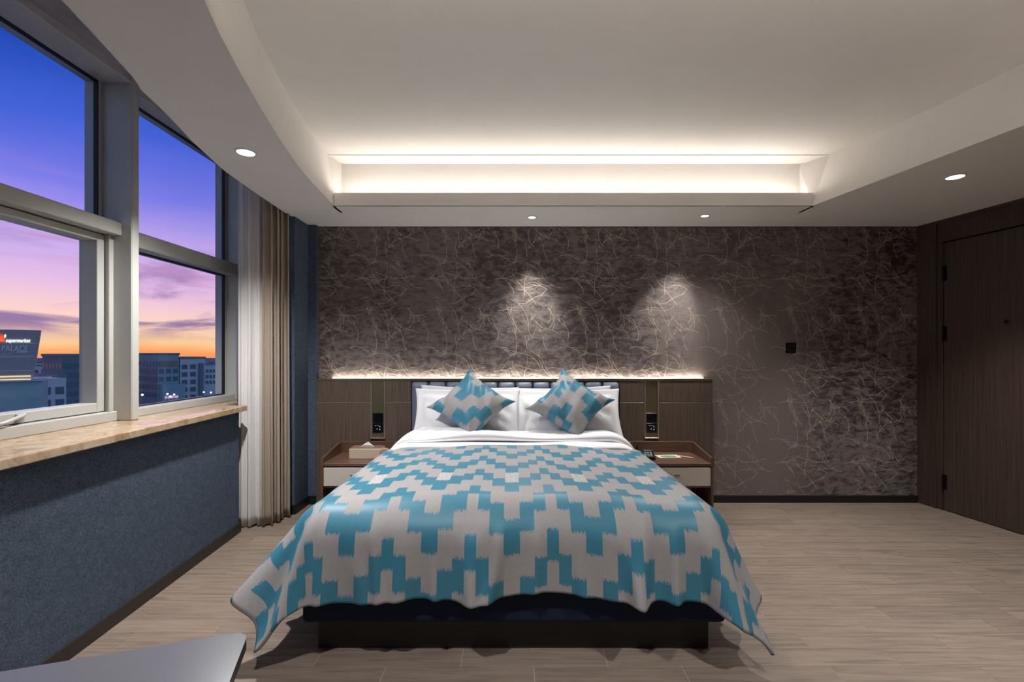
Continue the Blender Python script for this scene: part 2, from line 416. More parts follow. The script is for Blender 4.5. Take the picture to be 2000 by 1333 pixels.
# skirtings
struct('baseboard_back', 'black skirting under the papered wall', box(1.70, xr(YB), YB - 0.014, YB, 0, 0.062), M_black)
struct('baseboard_left', 'dark brown skirting along the blue wall',
       prism([(xl(3.48) + 0.012, 3.48), (xl(3.48), 3.48), (xl(YF), YF), (xl(YF) + 0.012, YF)], 0, 0.066), M_brownskirt)
struct('baseboard_pier', 'black skirting around the blue pier',
       prism([(-2.2, 3.846), (-1.777, 3.846), (-1.777, 4.10), (-1.705, 4.10), (-1.705, YB - .001), (-1.715, YB - .001), (-1.715, 4.11), (-1.787, 4.11), (-1.787, 3.856), (-2.2, 3.856)], 0, 0.075), M_black)

# wallpaper branches, printed in pale gold (a repeat of about 62 x 81 cm)
def twigs():
    rnd = random.Random(33); TW, TH = 0.622, 0.815
    strokes = []
    def curve(x, z, a, L, bend, w0, w1, n=11):
        pts = []
        for i in range(n):
            f = i / (n - 1); pts.append((x, z, w0 + (w1 - w0) * f))
            x += math.cos(a) * L / (n - 1); z += math.sin(a) * L / (n - 1); a += bend / (n - 1)
        return pts
    def scurve(x, z, a, L, b1, b2, w0, w1, n=18):
        pts = []
        for i in range(n):
            f = i / (n - 1); pts.append((x, z, (w0 + (w1 - w0) * f) * 0.85))
            x += math.cos(a) * L / (n - 1); z += math.sin(a) * L / (n - 1); a += (b1 if f < 0.5 else b2) / (n - 1)
        return pts
    for gy in range(6):
        for gx in range(4):
            x = (gx + 0.5 * (gy % 2) + 0.7 * rnd.random()) * TW / 4; z = (gy + 0.7 * rnd.random()) * TH / 6
            a = rnd.choice((0.9, 1.6, 2.2, 0.3, 2.8, -0.6)) + rnd.uniform(-0.4, 0.4); L = rnd.uniform(0.12, 0.34)
            b1 = rnd.uniform(-2.6, 2.6); main = scurve(x, z, a, L, b1, rnd.uniform(-2.4, 2.4) - 0.4 * b1, 0.0048, 0.0024); strokes.append(main)
            for k in range(rnd.choice((1, 2, 3, 4))):
                i = rnd.randint(4, 16); px, pz, _ = main[i]
                d = math.atan2(main[i][1] - main[i - 1][1], main[i][0] - main[i - 1][0]); sd = rnd.choice((-1, 1))
                strokes.append(curve(px, pz, d + sd * rnd.uniform(0.25, 0.7), rnd.uniform(0.04, 0.13), -sd * rnd.uniform(-0.8, 1.6), 0.0038, 0.0014, 9))
            ex, ez, _ = main[-1]; d = math.atan2(main[-1][1] - main[-2][1], main[-1][0] - main[-2][0])
            for k in range(rnd.choice((0, 1, 2))):
                strokes.append(curve(ex, ez, d + rnd.uniform(-0.7, 0.7), rnd.uniform(0.03, 0.09), rnd.uniform(-1.2, 1.2), 0.0036, 0.0012, 7))
    vs, fs = [], []
    X0, X1, Z0, Z1 = -1.712, 3.585, 0.064, 2.448; yy = YB - 0.0006
    for ti in range(-1, 10):
        for tj in range(-1, 4):
            ox = X0 + ti * TW; oz = Z0 + tj * TH
            for s in strokes:
                prev = None
                for i, (px, pz, wd) in enumerate(s):
                    x, z = px + ox, pz + oz
                    if not (X0 + .005 < x < X1 - .005 and Z0 + .005 < z < Z1 - .005): prev = None; continue
                    q = s[min(i + 1, len(s) - 1)]; p = s[max(i - 1, 0)]
                    tx, tz = q[0] - p[0], q[1] - p[1]; l = math.hypot(tx, tz) or 1
                    nx, nz = -tz / l * wd / 2, tx / l * wd / 2
                    b = len(vs); vs += [(x + nx, yy, z + nz), (x - nx, yy, z - nz)]
                    if prev is not None: fs.append((prev, prev + 1, b + 1, b))
                    prev = b
    return vs, fs
tag(obj('gold_twig_print', twigs(), M_gold, wall_back), 'pale gold curling twig print', kind='stuff')

# ceiling: dropped soffit around a raised tray, cove at the bed end
SO = [(-1.433, YF), (-1.433, 1.492), (-1.48, 1.674), (-1.542, 1.907), (-1.585, 2.011), (-1.625, 2.214), (-1.70, 2.5), (-1.773, 2.884), (-1.801, 3.30), (-1.818, 3.785), (-1.80, YB)]
RL = [(-0.93, 1.35), (-0.979, 1.492), (-1.027, 1.642), (-1.079, 1.842), (-1.147, 2.127), (-1.215, 2.44), (-1.285, 2.813), (-1.326, 3.188), (-1.355, 3.577)]
RU = [(-1.0, 1.35), (-1.152, 2.01), (-1.224, 2.27), (-1.287, 2.60), (-1.337, 2.95), (-1.41, 3.577)]
RRL = [(2.70, 1.35), (2.526, 2.314), (2.41, 2.94), (2.292, 3.577)]
RRU = [(2.87, 1.35), (2.70, 2.314), (2.58, 2.94), (2.42, 3.577)]
def interp(pl, ys): return [(float(np.interp(y, [p[1] for p in pl], [p[0] for p in pl])), float(y)) for y in ys]
YR = 3.577; YN = 3.735                                # lip of the soffit, back of the cove
ys = np.unique(np.concatenate([np.linspace(1.35, YR, 26), [p[1] for p in SO if 1.35 < p[1] < YR]]))
ceiling = struct('ceiling', 'white raised tray ceiling', strip(interp(RU, ys), interp(RRU, ys), ZC, ZC), M_plaster)
ys2 = np.linspace(YR, YB, 8)
s_left = strip(interp(SO, ys), interp(RL, ys), ZS, ZS)
s_back = strip(interp(SO, ys2), [(xr(y) + 0.02, y) for y in ys2], ZS, ZS)
s_right = strip(interp(RRL, ys), [(xr(y) + 0.02, y) for y in ys], ZS, ZS)
s_front = strip(interp(SO, [YF, 1.35]), [(xr(y) + 0.02, y) for y in (YF, 1.35)], ZS, ZS)
ysa = np.linspace(YF, YB, 60)
s_fascia = strip(interp(SO, ysa), interp(SO, ysa), ZS, 3.15)
obj('soffit', merge(s_left, s_back, s_right, s_front, s_fascia), M_plaster, ceiling)
xa, xb = RL[-1][0], RRL[-1][0]
obj('tray_side', strip(interp(RL, ys), interp(RU, ys), ZS, ZC), M_plaster, ceiling, smooth=True)
obj('tray_side', strip(interp(RRL, ys), interp(RRU, ys), ZS, ZC), M_plaster, ceiling, smooth=True)
obj('tray_end', ([(-0.93, 1.35, ZS), (2.70, 1.35, ZS), (2.87, 1.35, ZC), (-1.0, 1.35, ZC)], [(0, 1, 2, 3)]), M_plaster, ceiling)
obj('cove_or_added_lip', box(xa, xb, YR, YR + 0.014, ZS, 2.548), M_plaster, ceiling)
obj('cove_shelf', box(xa, xb, YR + 0.014, YN + 0.02, ZS + 0.004, 2.547), M_plaster, ceiling)
obj('cove_back', box(xa - 0.08, xb + 0.15, YN, YN + 0.02, ZS + 0.02, 3.0), M_plaster, ceiling)
obj('cove_soffit', box(xa - 0.06, xb + 0.14, YR, YN + 0.01, 2.834, 2.9), M_plaster, ceiling)
for x0, x1 in ((xa - 0.02, xa), (xb, xb + 0.02)):
    x2 = x0 - 0.055 if x0 < 0 else x0 + 0.128
    vs = [(x0, YR, ZS), (x1, YR, ZS), (x1 + (x2 - x0), YR, ZC), (x2, YR, ZC), (x0, YN + .02, ZS), (x1, YN + .02, ZS), (x1, YN + .02, ZC), (x0, YN + .02, ZC)]
    obj('cove_end', (vs, [(0, 1, 2, 3), (4, 7, 6, 5), (0, 4, 5, 1), (3, 2, 6, 7), (0, 3, 7, 4), (1, 5, 6, 2)]), M_plaster, ceiling)
struct('ceiling_slab', 'structural slab over the room', box(-2.62, 4.8, YF, YB + .12, 3.10, 3.25), M_plaster)

# ------------------------------------------------------------------ windows
XG = -2.35
def alu_box(*a, bev=0.003): return box(*a, bev=bev, seg=1)
SILL = 0.94
sill = struct('window_sill', 'polished beige marble sill',
              prism([(-1.958, 3.47), (-2.16, 3.47), (-2.16, 3.856), (-2.42, 3.856), (-2.42, YF), (-1.62, YF), (-1.846, 1.69)], 0.90, SILL), M_marble)
mod = sill.modifiers.new('edge', 'BEVEL'); mod.width = 0.005; mod.segments = 2; mod.limit_method = 'ANGLE'
MULL = [(2.674, 2.728), (3.844, 3.856), (1.45, 1.504), (0.2, 0.254), (-1.05, -0.996)]
for i, (a, b) in enumerate(MULL):
    struct('trim_%d' % (i + 1), ['deep aluminium mullion between the two window bays', 'aluminium mullion half behind the sheer curtain', 'aluminium mullion left of the picture', 'aluminium mullion beside the camera', 'aluminium mullion behind the camera'][i],
           alu_box(-2.42, -2.166, a, b, SILL, ZG + 0.05, bev=0.006), M_alu)
def bay(n, ya, yb, label, sash):
    """ya: near mullion far side, yb: far mullion near side"""
    wroot = bpy.data.objects.new('window_%d' % n, None); COL.objects.link(wroot); wroot.location = (XG, (ya + yb) / 2, SILL)
    tag(wroot, label, kind='structure'); wroot['kind'] = 'structure'
    def p(name, x0, x1, y0, y1, z0, z1, m=M_alu, bev=0.003, par=wroot, loc0=None):
        off = Vector((XG, (ya + yb) / 2, SILL)) if par is wroot else Vector((XG, (ya + yb) / 2, SILL))
        return obj(name, box(x0 - off.x, x1 - off.x, y0 - off.y, y1 - off.y, z0 - off.z, z1 - off.z, bev, 1), m, par)
    tz0, tz1 = (1.995, 2.068) if sash else (1.962, 2.055)
    tx = -2.224 if sash else -2.25
    p('transom', -2.42, tx, ya, yb, tz0, tz1)
    p('frame_head', -2.42, -2.17 if sash else -2.24, ya, yb, ZG, ZG + 0.045)
    p('frame_sill', -2.42, -2.25 if sash else -2.27, ya, yb, SILL, SILL + (0.055 if sash else 0.05))
    for y0, y1 in ((ya, ya + 0.022), (yb - 0.022, yb)):
        p('frame_jamb', -2.42, -2.335, y0, y1, tz1, ZG)
    g = p('gasket', -2.362, -2.338, yb - 0.028, yb - 0.022, tz1, ZG, M_gasket, 0)
    p('gasket', -2.362, -2.338, ya + .022, yb - 0.022, ZG - 0.007, ZG, M_gasket, 0)
    p('pane', -2.356, -2.346, ya + 0.02, yb - 0.02, tz1 - .005, ZG + .005, M_glass, 0)
    lo = SILL + (0.055 if sash else 0.05)
    if sash:
        # fixed outer jamb, then an opening sash hung in it
        p('frame_jamb', -2.42, -2.27, yb - 0.03, yb, lo, tz0)
        s0, s1, sz0, sz1 = ya + 0.03, yb - 0.037, lo + 0.004, tz0 - 0.006
        sa = p('sash', -2.395, -2.292, s1 - 0.045, s1, sz0, sz1)
        off = Vector((XG, (ya + yb) / 2, SILL))
        def sp(name, x0, x1, y0, y1, z0, z1, m=M_alu, bev=0.003):
            return obj(name, box(x0 - off.x, x1 - off.x, y0 - off.y, y1 - off.y, z0 - off.z, z1 - off.z, bev, 1), m, sa)
        sp('sash_stile', -2.395, -2.292, s0, s0 + 0.045, sz0, sz1)
        sp('sash_rail', -2.395, -2.292, s0 + .045, s1 - .045, sz0, sz0 + 0.05)
        sp('sash_rail', -2.395, -2.292, s0 + .045, s1 - .045, sz1 - 0.04, sz1)
        sp('gasket', -2.33, -2.30, yb - 0.037, yb - 0.030, lo, tz0, M_gasket, 0)
        sp('pane', -2.386, -2.376, s0 + 0.04, s1 - 0.04, sz0 + 0.045, sz1 - 0.035, M_glass, 0)
        hb = bmesh.new()                              # folding lever handle on the bottom rail
        hx = -2.292 - off.x; hy = 2.14 - off.y; hz = lo + 0.03 - off.z
        box(hx, hx + 0.016, hy + 0.02, hy + 0.055, hz - 0.018, hz + 0.018, 0.004, 1, bm=hb)
        tube([(hx + 0.012, hy + 0.05, hz + 0.012), (hx + 0.03, hy + 0.035, hz + 0.016), (hx + 0.042, hy, hz + 0.008), (hx + 0.046, hy - 0.06, hz - 0.008), (hx + 0.046, hy - 0.13, hz - 0.02)], 0.0095, 8, hb)
        tag(obj('handle', hb, M_alu, sa, smooth=True), 'grey lever handle')
    else:
        p('frame_jamb', -2.42, -2.335, ya, ya + 0.022, lo, tz0); p('frame_jamb', -2.42, -2.335, yb - 0.022, yb, lo, tz0)
        p('gasket', -2.362, -2.338, ya + .022, yb - .022, tz0 - 0.008, tz0, M_gasket, 0)
        p('gasket', -2.362, -2.338, ya + .022, yb - .022, lo, lo + 0.006, M_gasket, 0)
        p('gasket', -2.362, -2.338, yb - 0.028, yb - 0.022, lo, tz0, M_gasket, 0)
        p('pane', -2.356, -2.346, ya + 0.02, yb - 0.02, lo - .004, tz0 + .004, M_glass, 0)
bay(1, 1.504, 2.674, 'window bay with an opening lower sash and lever handle', True)
bay(2, 2.728, 3.844, 'fixed window bay next to the sheer curtain', False)
bay(3, 0.254, 1.45, 'window bay left of the picture', False)
bay(4, -0.996, 0.2, 'window bay beside the camera', False)
struct('wall_window_end', 'blue felt wall at the near end of the windows', box(-2.62, -2.30, YF, -1.05, SILL, 3.15), M_felt)

# ------------------------------------------------------------------ entrance door in the right wall
door = bpy.data.objects.new('door_1', None); COL.objects.link(door)
dang = math.atan2(0.139, 1.0)                          # the wall runs a little off square
door.location = (xr(3.998), 3.998, 0); door.rotation_euler = (0, 0, dang)
tag(door, 'dark veneered entrance door with black hinges', kind='structure')
# local: x into the wall, -y along the wall towards the camera
obj('door_jamb', box(0.012, 0.16, -0.042, 0.0, 0, 2.262, 0.002, 1), M_doorwood, door)
obj('door_jamb', box(0.0, 0.16, -1.0, -0.955, 0, 2.262, 0.002, 1), M_doorwood, door)
obj('door_head', box(0.012, 0.16, -1.0, 0.0, 2.262, 2.47, 0.002, 1), M_doorwood, door)
obj('head_trim', box(0.0, 0.16, -1.0, 0.0, 2.425, 2.60, 0.002, 1), M_doorwood, door)
leaf = obj('door_leaf', box(0.016, 0.06, -0.952, -0.048, 0.006, 2.252, 0.003, 1), M_doorwood, door)
obj('door_backing', box(0.061, 0.16, -0.955, -0.042, 0.0, 2.262), M_black, door)
for z in (1.995, 1.49, 0.24):
    hb = lathe([(0.0075, -0.066), (0.0075, 0.066)], 10, None, Matrix.Translation((0.012, -0.045, z)))
    box(0.0135, 0.0162, -0.075, -0.045, z - 0.062, z + 0.062, bm=hb)
    tag(obj('hinge', hb, M_darkmetal, door), 'black butt hinge')
pm = Matrix.Translation((0.016, -0.497, 1.562)) @ Matrix.Rotation(R(-90), 4, 'Y')
tag(obj('peephole', lathe([(0.015, -0.002), (0.015, 0.004), (0.011, 0.006), (0.004, 0.0065)], 18, None, pm), M_darkmetal, leaf, smooth=False), 'small metal peephole')

# ================================================================== LAMPS
def downlight(x, y, label, power, aim=(0, 0, -1), size=100, blend=0.8, r=0.046, col=NEUTRAL, soft=0.03, spill=0):
    t = thing('downlight', label, 'downlight', (x, y, ZS), 0, 'recessed ceiling downlights')
    obj('trim_ring', lathe([(r + 0.012, 0.0), (r + 0.012, -0.004), (r, -0.006), (r - 0.002, -0.0005)], 32), M_trimring, t, smooth=False)
    obj('lens', lathe([(r - 0.001, -0.0045), (r * 0.6, -0.0065), (0.004, -0.007)], 32), M_lamp, t)
    ld = bpy.data.lights.new('downlight_beam', 'SPOT'); ld.energy = power; ld.spot_size = R(size); ld.spot_blend = blend
    ld.shadow_soft_size = soft; ld.color = col
    lo = bpy.data.objects.new('downlight_beam', ld); COL.objects.link(lo); lo.parent = t; lo.location = (0, 0, -0.03)
    lo.rotation_euler = Vector(aim).to_track_quat('-Z', 'Y').to_euler()
    if spill:
        l2 = bpy.data.lights.new('downlight_spill', 'SPOT'); l2.energy = spill; l2.spot_size = R(115); l2.spot_blend = 1.0; l2.shadow_soft_size = soft; l2.color = col
        l2o = bpy.data.objects.new('downlight_spill', l2); COL.objects.link(l2o); l2o.parent = t; l2o.location = (0, 0, -0.03)
        l2o.rotation_euler = Vector((0, -0.35, -1)).to_track_quat('-Z', 'Y').to_euler()
    return t
downlight(0.165, 3.87, 'small recessed downlight over the right side of the bed', P_WALLSPOT, (0.01, 0.215, -0.80), 46, 0.75, 0.03, spill=85)
downlight(1.575, 3.83, 'small recessed downlight over the bedside table by the switch', P_WALLSPOT, (-0.20, 0.25, -0.80), 46, 0.75, 0.03, spill=85)
downlight(-1.487, 2.62, 'larger recessed downlight close to the window', P_DOWN * 1.9, size=135, blend=1.0)
downlight(2.82, 2.984, 'larger recessed downlight near the entrance door', P_DOWN)
for x, y, lb in ((-0.55, 0.95, 'downlight behind the camera, desk side'), (1.35, 0.95, 'downlight behind the camera, door side'),
                 (3.1, 0.6, 'downlight behind the camera, entrance'), (0.4, -1.2, 'downlight at the far end behind the camera')):
    downlight(x, y, lb, P_DOWN)
def led(name, label, x0, x1, y, z, aim, power, width=0.012, parent=None):
    s = obj(name, box(x0, x1, y - width / 2, y + width / 2, z - 0.004, z), M_strip)
    tag(s, label, 'light strip')
    ld = bpy.data.lights.new(name + '_light', 'AREA'); ld.shape = 'RECTANGLE'; ld.size = x1 - x0; ld.size_y = width
    ld.energy = power; ld.color = WARM
    lo = bpy.data.objects.new(name + '_light', ld); COL.objects.link(lo)
    lo.location = ((x0 + x1) / 2, y, z + 0.003); lo.rotation_euler = Vector(aim).to_track_quat('-Z', 'Y').to_euler()
    lo.parent = s
    return s
led('cove_or_added_led_strip', 'warm light strip hidden behind the cove lip', xa + 0.03, xb - 0.03, YR + 0.075, 2.552, (0, -0.3, 1), P_COVE)
led('cove_or_added_led_strip', 'added unseen fill strip at the camera end of the ceiling tray', -0.85, 2.62, 1.375, ZS + 0.10, (0, 0.9, 1), P_COVE * 0.45)  # out-of-view strip added to lift the light on the tray ceiling
obj('cove_or_added_lip', box(-0.92, 2.70, 1.351, 1.40, ZS + 0.0, ZS + 0.095), M_plaster, ceiling)  # unseen lip that goes with the added fill strip

# ================================================================== HEADBOARD WALL
HY = 4.08; HZ = 1.103; HX0, HX1 = -1.703, 1.746
hb_ = thing('headboard_panelling', 'wide dark walnut headboard panelling with padded blue centre', 'headboard', (0, HY, 0))
obj('carcass', box(HX0, HX1, 0.024, YB - HY - 0.001, 0.0, HZ - 0.020), M_panelwood, hb_)
obj('ledge', box(HX0, HX1, -0.004, YB - HY - 0.001, HZ - 0.020, HZ, 0.002, 1), M_brass, hb_)
def hx(px): return (px - CX) / F * HY
BR1 = (hx(724), hx(752)); BR2 = (hx(1259), hx(1287)); UP = (hx(803), hx(1210))
ZGV = 0.898
for a, b in ((HX0, BR1[0]), (BR1[1], UP[0]), (UP[1], BR2[0]), (BR2[1], HX1)):
    obj('wood_panel', box(a + 0.001, b - 0.001, 0.0, 0.024, 0.0, ZGV - 0.003, 0.0015, 1), M_panelwood, hb_)
    obj('wood_panel', box(a + 0.001, b - 0.001, 0.0, 0.024, ZGV + 0.003, HZ - 0.020, 0.0015, 1), M_panelwood, hb_)
    obj('groove_strip', box(a + 0.001, b - 0.001, 0.003, 0.024, ZGV - 0.003, ZGV + 0.003), M_groove, hb_)
nch = 12; cw = (UP[1] - UP[0]) / nch
chm = None
for i in range(nch):
    def fch(u, v):
        x = UP[0] + (u) * cw; z = 0.40 + v * (HZ - 0.024 - 0.40)
        e = max(0.0, 1 - abs(2 * u - 1) ** 3.2) ** 0.5; ez = max(0.0, 1 - max(0.0, (v - 0.95) / 0.05) ** 2.5) ** 0.5
        return (x - UP[0] - cw / 2, 0.022 - 0.05 * e * (0.25 + 0.75 * ez), z)
    if chm is None:
        o = obj('padded_channel', grid_mesh(11, 26, fch), M_leather, hb_, smooth=True); chm = o.data
    else:
        o = bpy.data.objects.new('padded_channel', chm); COL.objects.link(o); o.parent = hb_
    o.location = (UP[0] + cw * (i + 0.5), 0, 0)
for (a, b), lb in ((BR1, 'bronze switch column left of the bed'), (BR2, 'bronze switch column right of the bed')):
    c = thing('bedside_switch_column', lb, 'switch panel', ((a + b) / 2, HY, 0), 0, 'bronze switch columns beside the bed')
    hw = (b - a) / 2; zb = EYE - (858 - CY) / F * HY
    obj('column_plate', box(-hw + 0.008, hw - 0.008, 0.006, 0.0235, zb + 0.012, HZ - 0.0205), M_brass, c)
    for s in (-1, 1): obj('edge_strip', box(s * hw - (0.008 if s > 0 else 0), s * hw + (0.008 if s < 0 else 0), -0.004, 0.0235, zb, HZ - 0.0205, 0.001, 1), M_brassedge, c)
    obj('bottom_strip', box(-hw + .008, hw - .008, -0.004, 0.0235, zb, zb + 0.012, 0.001, 1), M_brassedge, c)
    z1 = EYE - (807.5 - CY) / F * HY; z0 = EYE - (846 - CY) / F * HY; zm = (z0 + z1) / 2
    for q, (p0, p1) in enumerate(((zm + 0.002, z1), (z0, zm - 0.002))):
        pl = obj('socket_plate' if q == 0 else 'switch_plate', box(-0.044, 0.044, -0.003, 0.006, p0, p1, 0.0015, 1), M_blackglass, c)
        if q == 1:
            for dx_, dz_, w_, h_ in ((-0.018, 0.020, 0.014, 0.004), (0.004, 0.020, 0.010, 0.004), (0.018, 0.012, 0.007, 0.010), (0.018, -0.012, 0.007, 0.012), (-0.006, -0.008, 0.006, 0.010)):
                obj('switch_mark', box(dx_ - w_ / 2, dx_ + w_ / 2, -0.0036, -0.0029, (p0 + p1) / 2 + dz_ - h_ / 2, (p0 + p1) / 2 + dz_ + h_ / 2), M_mark, pl)
led('headboard_led_strip', 'warm light strip along the top of the headboard', HX0 + 0.12, HX1 - 0.06, YB - 0.022, HZ + 0.005, (0, 0.25, 1), P_HEADLED, 0.008)

# ================================================================== BED
bed = thing('bed', 'low double bed with navy upholstered base and black plinth', 'bed', (0.008, 3.05, 0))
def bl(bm): return bm
BY = 3.05
obj('plinth', box(-0.878, 0.875, 2.105 - BY, 4.02 - BY, 0, 0.150, 0.003, 1), M_plinth, bed)
obj('bed_base', box(-0.922, 0.922, 2.03 - BY, 4.03 - BY, 0.150, 0.375, 0.03, 4), M_navy, bed, smooth=True)
obj('mattress', box(-0.88, 0.88, 2.08 - BY, 4.02 - BY, 0.375, 0.60, 0.10, 5), M_white, bed, smooth=True)

rn = np.random.RandomState(5)
# --- bedspread: a real cloth over the mattress, hanging on three sides
ZT = 0.655; RAD = 0.170; WI = 0.985 - RAD; YI = 1.985 + RAD; HS, HF = 0.50, 0.46; YHEAD = 3.31
FW = [(rn.uniform(6, 30), rn.uniform(0, 6.28), rn.uniform(0.3, 1)) for _ in range(9)]
PLEATS = [(c_ + rn.uniform(-0.03, 0.03), rn.uniform(0.022, 0.05), rn.uniform(0.015, 0.062), rn.uniform(-0.09, 0.09), rn.uniform(0.0, 0.45)) for c_ in np.linspace(-2.3, 2.3, 41)]
def folds(p): return sum(a * math.sin(f * p + ph) / (1 + f * 0.06) for f, ph, a in FW) / 1.9
def drape(s, t):
    """s across the bed, t along it (distance on the cloth)"""
    sg = 1 if s >= 0 else -1
    ds = max(abs(s) - WI, 0.0); dt = max(YI - t, 0.0)
    r = math.hypot(ds, dt)
    dome = 0.022 * (1 - min(1, abs(s) / WI) ** 2) + 0.006 * math.sin(2.3 * s + 1.0 * t) * math.sin(3.1 * t) + 0.004 * math.sin(9 * s + 5 * t)
    dome *= max(0.0, 1 - r / 0.12)
    base_x = max(-WI, min(WI, s)); base_y = max(t, YI)
    if r <= 0: return Vector((s, t, ZT + dome))
    ph = math.atan2(dt, ds)                           # 0 side .. 90 deg foot
    side = math.cos(ph) ** 2
    flare_side = 0.58 if sg < 0 else 0.33
    flare = flare_side * side + 0.06 * (1 - side) + 0.26 * math.sin(2 * ph) ** 2 * (0.8 if sg < 0 else 0.6)
    am = math.pi / 2 - math.atan(flare)               # arc sweeps down to the hang angle
    al = RAD * am
    if r < al: o = RAD * math.sin(r / RAD); h = RAD * (1 - math.cos(r / RAD))
    else:
        e = r - al; o = RAD * math.sin(am) + e * math.cos(am); h = RAD * (1 - math.cos(am)) + e * math.sin(am)
    hang = max(0.0, (r - 0.05) / 0.40)
    along = s if ph > 0.8 else t
    par = s * 1.0 + t * 1.0 * sg if 0.05 < ph < 1.5 else (s if ph >= 1.5 else t * sg)
    # vertical folds, deeper towards the hem
    q = base_x if dt > 0 else sg * (WI + 0.3 + (base_y - YI))
    if ds > 0 and dt > 0: q = sg * (WI + 0.3 * (1 - ph / (math.pi / 2)))
    fo = -0.012 * min(1, hang)
    for pc, pw, pa, pl, ps in PLEATS:
        dlt = (q - pc - pl * hang) / pw
        if abs(dlt) < 3: fo += pa * math.exp(-dlt * dlt) * max(0.0, min(1.25, hang - ps))
    if ds > 0 and dt > 0:
        fo += 0.045 * math.sin(ph * 6 + 0.6) * math.sin(2 * ph) * min(1.4, hang)
    o += fo
    z = ZT + dome - h
    x = base_x + sg * o * math.cos(ph); y = base_y - o * math.sin(ph)
    return Vector((x, y, max(z, 0.012)))
NU, NV = 190, 150
S0 = -(WI + HS); S1 = WI + HS; T0 = YI - HF
uvs = []
def fspread(u, v):
    s = S0 + u * (S1 - S0); t = T0 + v * (YHEAD - T0)
    if v < 0.02 : t += 0.0
    hem = 0.010 * math.sin(5.3 * s + 0.6) + 0.010 * math.sin(11 * s) - 0.03 * min(1, abs(s)) ** 2 if v < 0.3 else 0
    t2 = t + hem * max(0, 1 - v / 0.3)
    uvs.append((s, t))
    return drape(s, t2)
sp = obj('bedspread', grid_mesh(NU, NV, fspread), [M_ikat, M_lining], None, smooth=True)
set_uv(sp, uvs)
so = sp.modifiers.new('thickness', 'SOLIDIFY'); so.thickness = 0.014; so.offset = -1; so.material_offset = 1; so.material_offset_rim = 0
tag(sp, 'teal and grey stepped ikat bedspread hanging over the foot of the bed', 'bedspread')

# --- white duvet turned back below the pillows
def duvet_layer(name, y0, y1, ztop, thick, wi, hs, lump, seed, nu=120, nv=40):
    rr = np.random.RandomState(seed); ks = [(rr.uniform(2, 7), rr.uniform(2, 9), rr.uniform(0, 6), rr.uniform(0.3, 1)) for _ in range(6)]
    rad = 0.14
    def lumpf(x, y): return lump * sum(a * math.sin(k1 * x + k2 * y + p) for k1, k2, p, a in ks) / 3
    def f(u, v):
        s = (-1 + 2 * u) * (wi + hs); sg = 1 if s >= 0 else -1
        # v runs round the folded section: lower back -> front lip -> top back
        a = v
        prof = [(y1, 0.0), (y0 + thick * 0.5, 0.0), (y0, thick * 0.5), (y0 + thick * 0.6, thick), ((y0 + y1) / 2, thick * 1.08), (y1, thick * 0.8)]
        n = len(prof) - 1; k = min(int(a * n), n - 1); fr = a * n - k
        p0 = prof[max(k - 1, 0)]; p1 = prof[k]; p2 = prof[k + 1]; p3 = prof[min(k + 2, n)]
        cr = lambda q0, q1, q2, q3: 0.5 * ((2 * q1) + (-q0 + q2) * fr + (2 * q0 - 5 * q1 + 4 * q2 - q3) * fr ** 2 + (-q0 + 3 * q1 - 3 * q2 + q3) * fr ** 3)
        y = cr(p0[0], p1[0], p2[0], p3[0]); h = cr(p0[1], p1[1], p2[1], p3[1])
        y += 0.02 * math.sin(3.2 * s + seed) + 0.012 * math.sin(8 * s + 2 * seed)
        d = max(abs(s) - wi, 0)
        hang = 1.45
        R_ = rad + h
        if d <= 0: x, z = s, ztop + h + lumpf(s, y) * (h / max(thick, 1e-3))
        else:
            th = min(d / rad, hang); rest = max(0, d - rad * hang)
            x = sg * (wi + R_ * math.sin(th) + rest * math.cos(hang)); z = ztop - rad + R_ * math.cos(th) - rest * math.sin(hang)
            z += lumpf(s, y) * 0.5 * (h / thick) * math.cos(th)
        return Vector((x, y, z))
    return obj(name, grid_mesh(nu, nv, f, flip=True), M_white, None, smooth=True)
dv = duvet_layer('white_duvet', 3.26, 3.72, 0.628, 0.048, 0.75, 0.36, 0.016, 3)
tag(dv, 'white duvet lying under the patterned bedspread', 'duvet')
df = duvet_layer('turned_back_sheet', 3.40, 3.74, 0.680, 0.045, 0.72, 0.28, 0.030, 8)
tag(df, 'white sheet turned back below the pillows', 'sheet')

